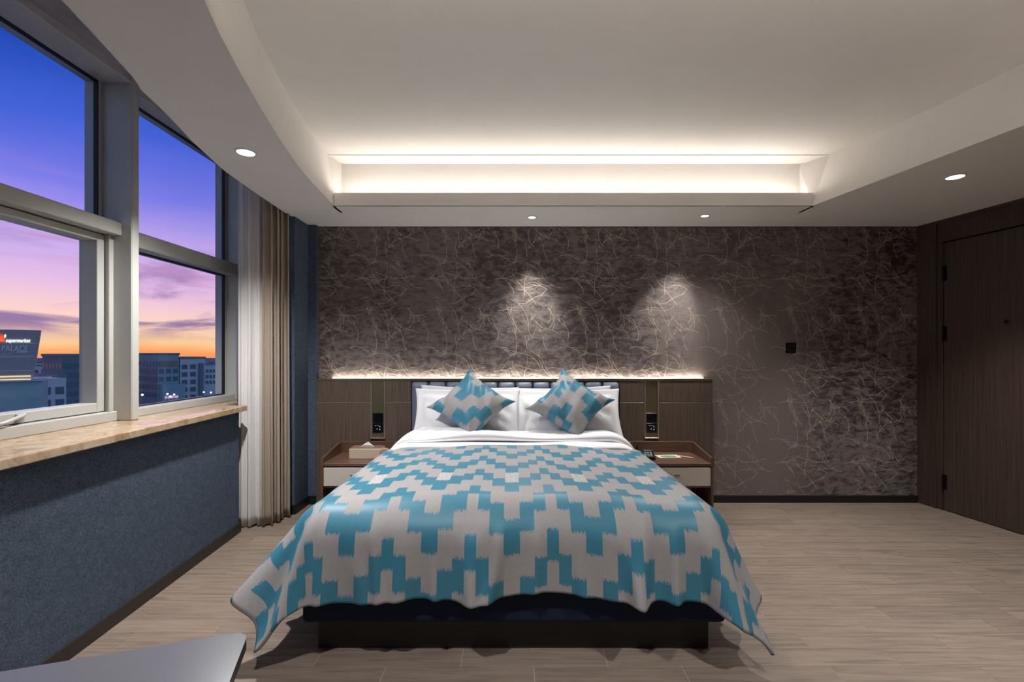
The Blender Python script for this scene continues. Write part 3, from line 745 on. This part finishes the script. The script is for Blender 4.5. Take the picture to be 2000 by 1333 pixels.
# --- pillows and cushions
def pillow_mesh(wd, ht, th, flange=0.0, pinch=0.06, n=33, seed=1, wr=0.006):
    rr = np.random.RandomState(seed); ks = [(rr.uniform(3, 14), rr.uniform(3, 14), rr.uniform(0, 6)) for _ in range(6)]
    vs, fs, uv = [], [], []
    for side in (1, -1):
        for j in range(n):
            for i in range(n):
                u = -1 + 2 * i / (n - 1); v = -1 + 2 * j / (n - 1)
                x = u * wd / 2; y = v * ht / 2
                x *= 1 - pinch * (1 - abs(v) ** 2) * abs(u) ** 2 ; y *= 1 - pinch * (1 - abs(u) ** 2) * abs(v) ** 2
                fu = 1 - flange / (wd / 2); fv = 1 - flange / (ht / 2)
                a = min(1, abs(u) / fu); b = min(1, abs(v) / fv)
                t = th / 2 * (max(0, 1 - a ** 2.6) ** 0.62) * (max(0, 1 - b ** 2.6) ** 0.62)
                t += wr * sum(math.sin(k1 * u + k2 * v + p) for k1, k2, p in ks) / 3 * min(1, t / 0.03)
                t = max(t, 0.0) + 0.004
                vs.append((x, -side * t, y)); uv.append((x + 1.0, y + 1.0))
        o = 0 if side == 1 else n * n
        for j in range(n - 1):
            for i in range(n - 1):
                a = o + j * n + i; q = (a, a + 1, a + n + 1, a + n)
                fs.append(q if side == 1 else q[::-1])
    ring = [i for i in range(n)] + [j * n + n - 1 for j in range(1, n)] + [(n - 1) * n + i for i in range(n - 2, -1, -1)] + [j * n for j in range(n - 2, 0, -1)]
    for k in range(len(ring)):
        a, b = ring[k], ring[(k + 1) % len(ring)]
        fs.append((b, a, a + n * n, b + n * n))
    return vs, fs, uv
def place(name, mesh, m, loc, lean, roll=0.0, yaw=0.0, label='', cat='', group=None):
    o = obj(name, (mesh[0], mesh[1]), m, None, smooth=True); set_uv(o, mesh[2])
    mt = Matrix.Translation(loc) @ Matrix.Rotation(yaw, 4, 'Z') @ Matrix.Rotation(-lean, 4, 'X') @ Matrix.Rotation(roll, 4, 'Y')
    o.matrix_world = mt
    return tag(o, label, cat, group)
G_P = 'white pillows against the headboard'
place('pillow', pillow_mesh(0.84, 0.42, 0.15, 0.05, 0.07, seed=2, wr=0.010), M_white, (-0.365, 3.965, 0.838), R(13), R(1.5), 0, 'white pillow at the back, window side', 'pillow', G_P)
place('pillow', pillow_mesh(0.84, 0.42, 0.15, 0.05, 0.07, seed=3, wr=0.010), M_white, (0.43, 3.968, 0.832), R(13), R(-1.5), 0, 'white pillow at the back, door side', 'pillow', G_P)
place('pillow', pillow_mesh(0.87, 0.44, 0.20, 0.055, 0.06, seed=4, wr=0.012), M_white, (-0.368, 3.815, 0.826), R(24), R(0.5), 0, 'white pillow in front, window side, behind a patterned cushion', 'pillow', G_P)
place('pillow', pillow_mesh(0.87, 0.44, 0.20, 0.055, 0.06, seed=5, wr=0.012), M_white, (0.460, 3.822, 0.822), R(24), R(-0.5), 0, 'white pillow in front, door side, behind a patterned cushion', 'pillow', G_P)
G_C = 'diamond propped patterned cushions'
place('cushion', pillow_mesh(0.49, 0.49, 0.19, 0.0, 0.20, seed=6, wr=0.012), M_ikat2, (-0.318, 3.665, 0.925), R(38), R(41), R(2), 'teal and grey cushion leaning on the window side pillow', 'cushion', G_C)
place('cushion', pillow_mesh(0.50, 0.50, 0.19, 0.0, 0.20, seed=9, wr=0.012), M_ikat3, (0.455, 3.665, 0.925), R(38), R(38), R(-2), 'teal and grey cushion leaning on the door side pillow', 'cushion', G_C)

# ================================================================== NIGHTSTANDS
def nightstand(x0, x1, outer, label):
    """outer: +1 when the outer side is +x"""
    cx = (x0 + x1) / 2; hw = (x1 - x0) / 2; y0, y1 = 3.64, 4.073
    t = thing('nightstand', label, 'nightstand', (cx, (y0 + y1) / 2, 0), 0, 'bedside tables')
    d = (y1 - y0) / 2; zt = 0.468
    obj('top', box(-hw + 0.016, hw - 0.016, -d, d - 0.016, zt - 0.022, zt, 0.002, 1), M_standwood, t)
    # raised gallery: back and both sides, rounded at the corners, sinking towards the front
    def path(n=10, rc=0.055):
        pts = [(-hw, -d)]
        for k in range(n + 1):
            a = math.pi - k / n * math.pi / 2; pts.append((-hw + rc + rc * math.cos(a), d - rc + rc * math.sin(a)))
        for k in range(n + 1):
            a = math.pi / 2 - k / n * math.pi / 2; pts.append((hw - rc + rc * math.cos(a), d - rc + rc * math.sin(a)))
        pts.append((hw, -d)); return pts
    po = path(); pi_ = [(x * (hw - 0.016) / hw, y if y <= -d + 1e-6 else min(y, d - 0.016) if abs(x) < hw * 0.8 else y * (d - 0.012) / d) for x, y in path()]
    def zg(y): return 0.508 + (0.562 - 0.508) * min(1, (y + d) / (2 * d - 0.06))
    vs, fs = [], []
    for (ax, ay), (bx, by) in zip(po, pi_):
        vs += [(ax, ay, zt - 0.03), (ax, ay, zg(ay)), (bx, by, zg(ay)), (bx, by, zt - 0.03)]
    for i in range(len(po) - 1):
        for k in range(4): fs.append((i * 4 + k, i * 4 + (k + 1) % 4, (i + 1) * 4 + (k + 1) % 4, (i + 1) * 4 + k))
    fs += [(0, 1, 2, 3), ((len(po) - 1) * 4 + 3, (len(po) - 1) * 4 + 2, (len(po) - 1) * 4 + 1, (len(po) - 1) * 4)]
    ga = obj('gallery', (vs, fs), M_standwood, t)
    m = ga.modifiers.new('soft', 'BEVEL'); m.width = 0.004; m.segments = 2; m.limit_method = 'ANGLE'
    for s in (-1, 1):
        obj('side_panel', box(min(s * hw, s * (hw - 0.018)), max(s * hw, s * (hw - 0.018)), -d, d - 0.02, 0.0, zt - 0.03, 0.002, 1), M_standwood, t)
    obj('back_panel', box(-hw + .018, hw - .018, d - 0.03, d - 0.02, 0.25, zt - 0.023), M_panelwood, t)
    obj('bottom_panel', box(-hw + .018, hw - .018, -d + 0.02, d - 0.03, 0.272, 0.287), M_panelwood, t)
    dr = obj('drawer', box(-hw + 0.021, hw - 0.021, -d + 0.002, d - 0.08, 0.291, zt - 0.034, 0.002, 1), M_cream, t)
    obj('drawer_pull', box(-0.02, 0.02, -d - 0.008, -d + 0.003, 0.372, 0.380, 0.001, 1), M_brass, dr)
    return t
nightstand(-1.485, -0.985, -1, 'walnut nightstand with cream drawer on the window side')
nightstand(0.995, 1.565, 1, 'walnut nightstand with cream drawer under the telephone')
NZ = 0.468
# tissue box
tb = thing('tissue_box', 'light wooden tissue box on the window side nightstand', 'tissue box', (-1.19, 3.86, NZ))
M_tissuewood = mat('pale_box', lin(196, 176, 156), rough=0.5)
obj('box_body', box(-0.13, 0.13, -0.065, 0.065, 0, 0.082, 0.003, 1), M_tissuewood, tb)
obj('box_lid', box(-0.124, 0.124, -0.059, 0.059, 0.0825, 0.0865, 0.001, 1), mat('box_top', lin(128, 102, 82), rough=0.5), tb)
vs = [(-0.062, -0.012, 0.086), (0.062, -0.010, 0.086), (0.004, -0.016, 0.128), (-0.05, 0.012, 0.086), (0.05, 0.014, 0.086), (0.008, 0.012, 0.124), (-0.03, -0.02, 0.104), (0.034, -0.018, 0.103)]
obj('tissue', (vs, [(0, 6, 2), (6, 0, 1), (1, 7, 6), (7, 2, 6), (3, 5, 4), (0, 2, 5, 3), (2, 7, 1, 4, 5)]), M_white, tb)
# small round ornament beside it
ck = thing('round_ornament', 'small round pinkish ornament beside the tissue box', 'ornament', (-1.028, 3.80, NZ))
cm = Matrix.Translation((0, 0, 0.046)) @ Matrix.Rotation(R(90), 4, 'X')
obj('disc', lathe([(0.034, -0.012), (0.044, -0.008), (0.045, 0.008), (0.040, 0.013), (0.030, 0.012)], 28, None, cm), mat('pink_wood', lin(172, 140, 128), rough=0.45), ck, smooth=True)
obj('foot', box(-0.018, 0.018, -0.010, 0.010, 0, 0.006, 0.001, 1), M_brass, ck)
# telephone
ph = thing('telephone', 'black desk telephone at the edge of the door side nightstand', 'telephone', (1.085, 3.83, NZ), R(-8))
M_phone = mat('black_phone_plastic', lin(24, 25, 28), rough=0.35)
M_key = mat('grey_keys', lin(150, 152, 156), rough=0.5)
bm = profile_x([(-0.085, 0), (0.085, 0), (0.085, 0.052), (0.06, 0.058), (-0.085, 0.026)], -0.072, 0.072)
bmesh.ops.bevel(bm, geom=bm.edges[:], offset=0.004, segments=2, affect='EDGES')
obj('phone_body', bm, M_phone, ph)
hs = tube([(-0.046, -0.082, 0.040), (-0.046, -0.06, 0.056), (-0.046, 0.0, 0.070), (-0.046, 0.055, 0.080), (-0.046, 0.082, 0.072)], 0.014, 10)
box(-0.064, -0.028, -0.085, -0.052, 0.032, 0.056, 0.006, 2, bm=hs); box(-0.064, -0.028, 0.046, 0.084, 0.056, 0.080, 0.006, 2, bm=hs)
obj('handset', hs, M_phone, ph)
kz = lambda y: 0.026 + (y + 0.085) * 0.032 / 0.145
for i in range(3):
    for j in range(4):
        x = 0.000 + i * 0.022; y = -0.066 + j * 0.022
        obj('key', box(x - 0.008, x + 0.008, y - 0.007, y + 0.007, kz(y) - 0.002, kz(y) + 0.004, 0.001, 1), M_key, ph)
obj('display', box(-0.008, 0.058, 0.026, 0.052, kz(0.039) - 0.003, kz(0.039) + 0.004, 0.001, 1), mat('phone_display', lin(120, 130, 128), rough=0.2), ph)
# leaflet, card and pen
lf = thing('leaflet', 'white and green printed leaflet on the door side nightstand', 'leaflet', (1.292, 3.885, NZ), R(6))
obj('sheet', box(-0.092, 0.092, -0.055, 0.055, 0.0, 0.003), mat('leaflet_paper', lin(232, 226, 214), rough=0.6), lf)
obj('printed_border', box(-0.088, 0.088, 0.034, 0.052, 0.003, 0.0034), mat('pale_orange_print', lin(222, 170, 140), rough=0.6), lf)
obj('printed_panel', lathe([(0.036, 0.003), (0.036, 0.0036)], 28, None, Matrix.Scale(2.0, 4, (1, 0, 0)) @ Matrix.Translation((0, -0.012, 0))), mat('green_print', lin(96, 160, 118), rough=0.6), lf)
pe = thing('pen', 'pale pink pen lying beside the leaflet', 'pen', (1.425, 3.845, NZ + 0.0055), R(-38))
rot = Matrix.Rotation(R(90), 4, 'Y')
obj('barrel', lathe([(0.004, -0.06), (0.0055, -0.056), (0.0055, 0.045), (0.002, 0.062)], 12, None, rot), mat('pen_plastic', lin(226, 186, 172), rough=0.35), pe, smooth=True)
obj('clip', box(-0.058, -0.02, -0.0015, 0.0015, 0.0055, 0.0075), M_brassedge, pe)

# wall switch on the paper
sw = thing('wall_switch', 'black square wall switch on the patterned wallpaper', 'switch', (at(1544, 680, YB).x, YB - 0.0008, at(1544, 680, YB).z))
obj('switch_plate', box(-0.044, 0.044, -0.010, 0.0, -0.045, 0.045, 0.003, 2), M_blackglass, sw)
for s in (-1, 1): obj('rocker', box(-0.034, 0.034, -0.013, -0.009, 0.002 if s > 0 else -0.034, 0.034 if s > 0 else -0.002, 0.002, 1), mat('rocker_black', lin(26, 27, 30), rough=0.3), sw)

# ================================================================== CURTAINS
def curtain(name, pts, n, amp, m, label, z0, z1, seed, first=1.0, thick=0.003, top_gather=1.0):
    rr = np.random.RandomState(seed); P = [Vector((x, y, 0)) for x, y in pts]
    L = [0]
    for a, b in zip(P, P[1:]): L.append(L[-1] + (b - a).length)
    phs = rr.uniform(-0.5, 0.5, 40)
    def f(u, v):
        d = u * L[-1]; k = 0
        while k < len(P) - 2 and d > L[k + 1]: k += 1
        q = (d - L[k]) / (L[k + 1] - L[k]); p = P[k].lerp(P[k + 1], q)
        tn = (P[min(k + 1, len(P) - 1)] - P[k]).normalized(); nm = Vector((-tn.y, tn.x, 0))
        uu = u ** first
        w_ = 2 * math.pi * n * uu
        a = amp * (0.75 + 0.35 * math.sin(uu * 9 + seed)) * (0.8 + 0.3 * (1 - v))
        wob = 0.35 * math.sin(1.7 * v * 3 + seed + uu * 4) * (1 - v) * 0.6
        off = a * math.sin(w_ + wob) + a * 0.25 * math.sin(2 * w_ + 1 + wob)
        lat = amp * 0.55 * math.sin(2 * w_ + 0.4)
        hem = 0.006 * math.sin(w_ * 0.5 + 1)
        z = z0 + hem * (1 - v) + v * (z1 - z0)
        p = p + nm * off + tn * lat
        return (p.x, p.y, z)
    o = obj(name, grid_mesh(int(n * 26) + 1, 40, f), m, None, smooth=True)
    s = o.modifiers.new('thickness', 'SOLIDIFY'); s.thickness = thick; s.offset = 0
    return o
cs = curtain('sheer_curtain', [(-2.085, 3.560), (-1.985, 3.575), (-1.925, 3.60)], 3, 0.026, M_sheer, '', 0.012, 3.02, 2)
tag(cs, 'white sheer curtain gathered at the end of the window', 'curtain', 'window curtains')
cd = curtain('blackout_curtain', [(-1.885, 3.545), (-1.862, 3.62), (-1.84, 3.72), (-1.835, 3.80)], 4, 0.036, M_drape, '', 0.010, 3.02, 5, first=1.15, thick=0.005)
tag(cd, 'taupe blackout curtain hanging beside the blue pier', 'curtain', 'window curtains')
tr = thing('curtain_track', 'white curtain track inside the ceiling slot', 'curtain track', (-1.98, 0.6, 3.10))
obj('rail', box(-0.02, 0.02, -2.6, 3.2, -0.03, 0.0, 0.003, 1), M_trimring, tr)
obj('rail', box(0.08, 0.12, -2.6, 3.2, -0.03, 0.0, 0.003, 1), M_trimring, tr)

# ================================================================== DESK CORNER IN THE FOREGROUND
dk = thing('desk', 'light grey desk whose corner enters at the lower left', 'desk', (-0.545, 0.973, 0), 0)
ud = Vector((-0.949, -0.315, 0)).normalized(); vd = Vector((0.39, -0.92, 0)).normalized()
dk.rotation_euler = (0, 0, math.atan2(-ud.y, -ud.x))   # local x points from the table body to the corner
def rounded(w_, d_, rc, n=6):
    pts = []
    for cx_, cy_, a0 in ((0 - rc, 0 - rc, 0), (-w_ + rc, 0 - rc, 90), (-w_ + rc, -d_ + rc, 180), (0 - rc, -d_ + rc, 270)):
        for k in range(n + 1):
            a = R(a0 + 90 * k / n); pts.append((cx_ + rc * math.cos(a), cy_ + rc * math.sin(a)))
    return pts
obj('desk_top', prism(rounded(1.0, 0.55, 0.03), 0.728, 0.75), M_greytop, dk)
for x, y in ((-0.10, -0.10), (-0.90, -0.10), (-0.10, -0.45), (-0.90, -0.45)):
    obj('leg', box(x - 0.018, x + 0.018, y - 0.018, y + 0.018, 0, 0.728, 0.002, 1), M_steel, dk)
obj('under_frame', box(-0.90, -0.10, -0.11, -0.09, 0.69, 0.728), M_steel, dk)
obj('under_frame', box(-0.90, -0.10, -0.46, -0.44, 0.69, 0.728), M_steel, dk)

# ================================================================== THE CITY OUTSIDE
GZ = -26.0
M_ground = mat('city_ground', rough=0.95, fn=lambda t, b: t.put(b.inputs['Base Color'], t.mix(t.noise(objco(t), 0.02, 5), lin(140, 150, 156), lin(176, 184, 188))))
struct('ground', 'distant street level far below the window', ([(-2600, -400, GZ), (-8, -400, GZ), (-8, 2600, GZ), (-2600, 2600, GZ)], [(0, 1, 2, 3)]), M_ground)
def wallmat(n, c0, c1): return mat(n, rough=0.8, fn=lambda t, b: t.put(b.inputs['Base Color'], t.mix(t.noise(objco(t), 0.3, 3), c0, c1)))
M_conc = wallmat('pale_concrete', lin(200, 202, 200), lin(214, 216, 214))
M_teal = wallmat('green_glazed_facade', lin(140, 172, 174), lin(156, 184, 186))
M_dark = wallmat('dark_facade', lin(112, 126, 132), lin(126, 138, 144))
M_ochre = wallmat('ochre_band', lin(146, 132, 108), lin(160, 146, 122))
M_win = mat('far_window_glass', lin(84, 104, 116), rough=0.35)
M_litwin = emit('lit_shop_sign', lin(210, 170, 220), 0.9)
M_warmlit = emit('warm_lit_strip', lin(255, 224, 170), 1.0)
M_street = emit('street_lamp_glow', lin(240, 246, 255), 3.0)
def building(name, label, c, ang, wd, dp, ztop, m, cols, rows, fh=3.4, roofm=M_dark, winw=0.66, cat='building', group='buildings beyond the window', extra=None):
    """c: near corner plan point; +x local runs along the right-hand facade, +y local along the left one"""
    t = thing(name, label, cat, (c[0], c[1], GZ), ang, group)
    H = ztop - GZ
    obj('walls', box(0, wd, 0, dp, 0, H), m, t)
    obj('parapet', box(-0.3, wd + 0.3, -0.3, dp + 0.3, H, H + 0.9), roofm, t)
    wm = hm = None
    cwid = wd / cols
    for r in range(rows):
        z = H - 1.2 - (r + 1) * fh
        for k in range(cols):
            if wm is None:
                o = obj('window', box(-cwid * winw / 2, cwid * winw / 2, -0.12, 0.0, 0, fh * 0.6), M_win, t); wm = o.data
            else:
                o = bpy.data.objects.new('window', wm); COL.objects.link(o); o.parent = t
            o.location = (cwid * (k + 0.5), 0, z)
        nd = max(2, int(dp / cwid)); dw = dp / nd
        for k in range(nd):
            if hm is None:
                o = obj('window', box(-0.12, 0.0, -dw * winw / 2, dw * winw / 2, 0, fh * 0.6), M_win, t); hm = o.data
            else:
                o = bpy.data.objects.new('window', hm); COL.objects.link(o); o.parent = t
            o.location = (0, dw * (k + 0.5), z)
    return t, H
def plan(px, Y): return ((px - CX) / F * Y, Y)
c = plan(308, 200)
b1, H1 = building('office_building', 'green glazed office block with dark roof band seen through the right pane', c, R(60), 8.1, 26, EYE - 0.9, M_teal, 3, 5)
obj('ochre_band', box(0.4, 7.6, -0.5, 0, H1 - 5.0, H1 - 2.6), M_ochre, b1)
obj('entrance_block', box(0.6, 9.5, -2.6, 0, H1 - 20, H1 - 12.5), M_teal, b1)
obj('shop_sign', box(1.6, 6.5, -2.9, -2.6, H1 - 18.6, H1 - 17.6), M_litwin, b1)
b2, H2 = building('office_building', 'pale concrete office block right of the green one', (-146.7, 207.4), R(60), 10.2, 18, EYE - 2.6, M_conc, 3, 6, 3.4)
obj('stair_tower', box(7.4, 9.0, -1.2, 0, 0, H2 - 2.0), M_dark, b2)
c = plan(122, 170)
b3, H3 = building('office_building', 'dark striped office block behind the opening sash', c, R(60), 18, 20, EYE - 1.2, M_dark, 6, 6, 3.4, winw=0.8)
obj('light_strip', box(4, 13, -0.3, -0.13, H3 - 20.4, H3 - 20.0), M_warmlit, b3)
c = plan(77, 120)
b4, H4 = building('office_building', 'pale slim tower block beside the supermarket sign', c, R(50), 5.0, 8.0, EYE - 6.4, M_conc, 2, 3, 3.2)
k = 0
for px, Y, wd, dy in ((60, 330, 30, 26), (95, 380, 24, 18), (112, 300, 18, 24), (190, 420, 40, 20), (230, 360, 30, 22), (285, 430, 40, 22), (402, 300, 12, 24), (411, 360, 14, 20), (424, 330, 14, 25), (436, 400, 14, 18), (448, 310, 18, 26), (462, 420, 24, 20), (30, 420, 50, 20), (480, 360, 30, 24)):
    x, y = plan(px, Y); names = ['blue grey', 'pale', 'dull grey', 'dark']
    zt = EYE - dy / F * Y
    building('far_tower', 'hazy far building on the skyline', (x, y), R(45), wd * 0.6, wd * 0.5, zt, (M_conc, M_teal, M_conc, M_dark)[k % 4], 4, 3, 3.6, group='hazy skyline buildings'); k += 1
for i, (px, py, Y) in enumerate(((278, 774, 150), (333, 777, 160), (412, 769, 185), (398, 768, 205), (327, 772, 175), (98, 713, 280), (340, 773, 185))):
    p = at(px, py, Y); 
    t = thing('street_lamp', 'white street lamp glowing in the city below', 'street lamp', (p.x, p.y, GZ), 0, 'street lamps below')
    h = p.z - GZ
    obj('pole', tube([(0, 0, 0), (0, 0, h)], 0.09, 6), M_steel, t)
    obj('lamp_head', lathe([(0.05, h), (0.30, h + 0.2), (0.36, h + 0.5), (0.1, h + 0.7)], 10), M_street, t)

# rooftop sign
M_signdark = mat('sign_cladding', lin(172, 158, 154), rough=0.6)
M_letter = emit('lit_white_letters', (1, 1, 1), 1.6)
M_letgrey = mat('silver_letters', lin(244, 246, 250), rough=0.4)
M_flame = emit('orange_logo', lin(255, 96, 48), 1.2)
SY = 46.0
ctr = at(20, 690, SY); e = Vector((0.75, 0.66, 0)).normalized()
sg = thing('rooftop_sign', 'tapering rooftop sign board with supermarket and PALACE lettering', 'sign', (ctr.x, ctr.y, GZ), math.atan2(e.y, e.x))
def loc_of(px, py):                                    # photo pixel on the sign face -> (local x, height)
    a = (px - CX) / F                                  # X = a*Y on the line ctr + s*e
    s_ = (a * ctr.y - ctr.x) / (e.x - a * e.y); Y = ctr.y + s_ * e.y
    return s_, EYE - (py - CY) / F * Y - GZ
xl0, ztp = loc_of(-60, 640); xr0, zt2 = loc_of(79, 650); xr1, zb1 = loc_of(63, 742)
xl1 = loc_of(-50, 742)[0]
ztp = zt2 = (ztp + zt2) / 2 + 0.06
vs = [(xl1, 0, zb1), (xr1, 0, zb1), (xr0, 0, ztp), (xl0, 0, ztp), (xl1, 1.2, zb1), (xr1, 1.2, zb1), (xr0, 1.2, ztp), (xl0, 1.2, ztp)]
board = obj('sign_board', (vs, [(0, 1, 2, 3), (7, 6, 5, 4), (0, 4, 5, 1), (1, 5, 6, 2), (2, 6, 7, 3), (3, 7, 4, 0)]), M_signdark, sg)
obj('supporting_block', box(xl1 - 1, xr1 + 0.6, 0.3, 9, 0, zb1 - 0.15), M_teal, sg)
obj('roof_slab', box(xl1 - 1.2, xr1 + 0.9, -0.2, 9.2, zb1 - 0.15, zb1), M_conc, sg)
def text(s, px, py, hpx, m, name, bold=0.0, shear=0.0, font_sx=1.0):
    cu = bpy.data.curves.new('t', 'FONT'); cu.body = s; cu.extrude = 0.03; cu.offset = bold; cu.shear = shear; cu.size = 1.0
    to = bpy.data.objects.new('t', cu); COL.objects.link(to)
    dg = bpy.context.evaluated_depsgraph_get(); me = bpy.data.meshes.new_from_object(to.evaluated_get(dg)); bpy.data.objects.remove(to); bpy.data.curves.remove(cu)
    me.materials.clear(); me.materials.append(m)
    x0, z0 = loc_of(px, py); _, z1 = loc_of(px, py - hpx)
    hh = z1 - z0
    o = bpy.data.objects.new(name, me); COL.objects.link(o); o.parent = board
    o.rotation_euler = (R(90), 0, 0); o.location = (x0, -0.04, z0); o.scale = (hh / 0.69 * font_sx, hh / 0.69, 1)
    return o
def fit(o, px0, px1):
    xs = [v.co.x for v in o.data.vertices]; wdt = loc_of(px1, 690)[0] - loc_of(px0, 690)[0]
    o.scale.x = wdt / (max(xs) - min(xs))
fit(text('supermarket', 11, 668.5, 7.0, M_letter, 'lettering', 0.004, 0.25), 11, 59)
fit(text('PALACE', 3, 686, 10.5, M_letgrey, 'lettering'), 3, 53)
fit(text('CENTY', 2, 694.5, 3.4, M_letgrey, 'lettering'), 2, 24)
for i in range(5):                                     # small script too blurred to read: plain strokes
    a = loc_of(33 + i * 4.1, 689); b = loc_of(35.6 + i * 4.1, 686.6); obj('small_mark', box(a[0], b[0], -0.03, 0.0, a[1], b[1]), M_letgrey, board)
a = loc_of(8.0, 660); b = loc_of(11.8, 654)
obj('logo_stroke', ([(a[0], -0.05, a[1]), (a[0] + 0.09, -0.05, a[1]), (b[0], -0.05, b[1]), (b[0] - 0.09, -0.05, b[1]), (a[0], 0, a[1]), (a[0] + 0.09, 0, a[1]), (b[0], 0, b[1]), (b[0] - 0.09, 0, b[1])], [(0, 1, 2, 3), (7, 6, 5, 4), (0, 4, 5, 1), (1, 5, 6, 2), (2, 6, 7, 3), (3, 7, 4, 0)]), M_letter, board)
x0, z0 = loc_of(0, 668); x1, z1 = loc_of(9, 651); wx = x1 - x0
fl = []
for a, b, hgt in ((-0.5, -0.1, 0.75), (-0.15, 0.3, 1.0), (0.2, 0.62, 0.85), (0.5, 1.0, 0.55)):
    fl.append(((a, b, hgt)))
bm = bmesh.new()
for a, b, hgt in fl:
    q = [bm.verts.new((x0 + wx * p, yy, z0 + (z1 - z0) * h_)) for yy in (-0.06, -0.01) for p, h_ in ((a, 0.0), (b, 0.05), (b * 0.9 + 0.1, hgt * 0.6), ((a + b) / 2 + 0.2, hgt))]
    bm.faces.new(q[:4]); bm.faces.new(q[7:3:-1])
    for k in range(4): bm.faces.new((q[k], q[4 + k], q[4 + (k + 1) % 4], q[(k + 1) % 4]))
obj('logo', bm, M_flame, board)
for py in (671, 697, 724):
    a = loc_of(-55, py); b = loc_of(76 - (py - 650) * 0.17, py); obj('sign_line', box(a[0], b[0], -0.03, 0.0, b[1] - 0.02, b[1] + 0.02), M_letgrey, board)
for py, hh in ((735, 0.07), (741, 0.05)):
    a = loc_of(-50, py); b = loc_of(60, py); obj('lit_strip', box(a[0], b[0], -0.05, 0.0, b[1] - hh, b[1] + hh), M_warmlit, board)
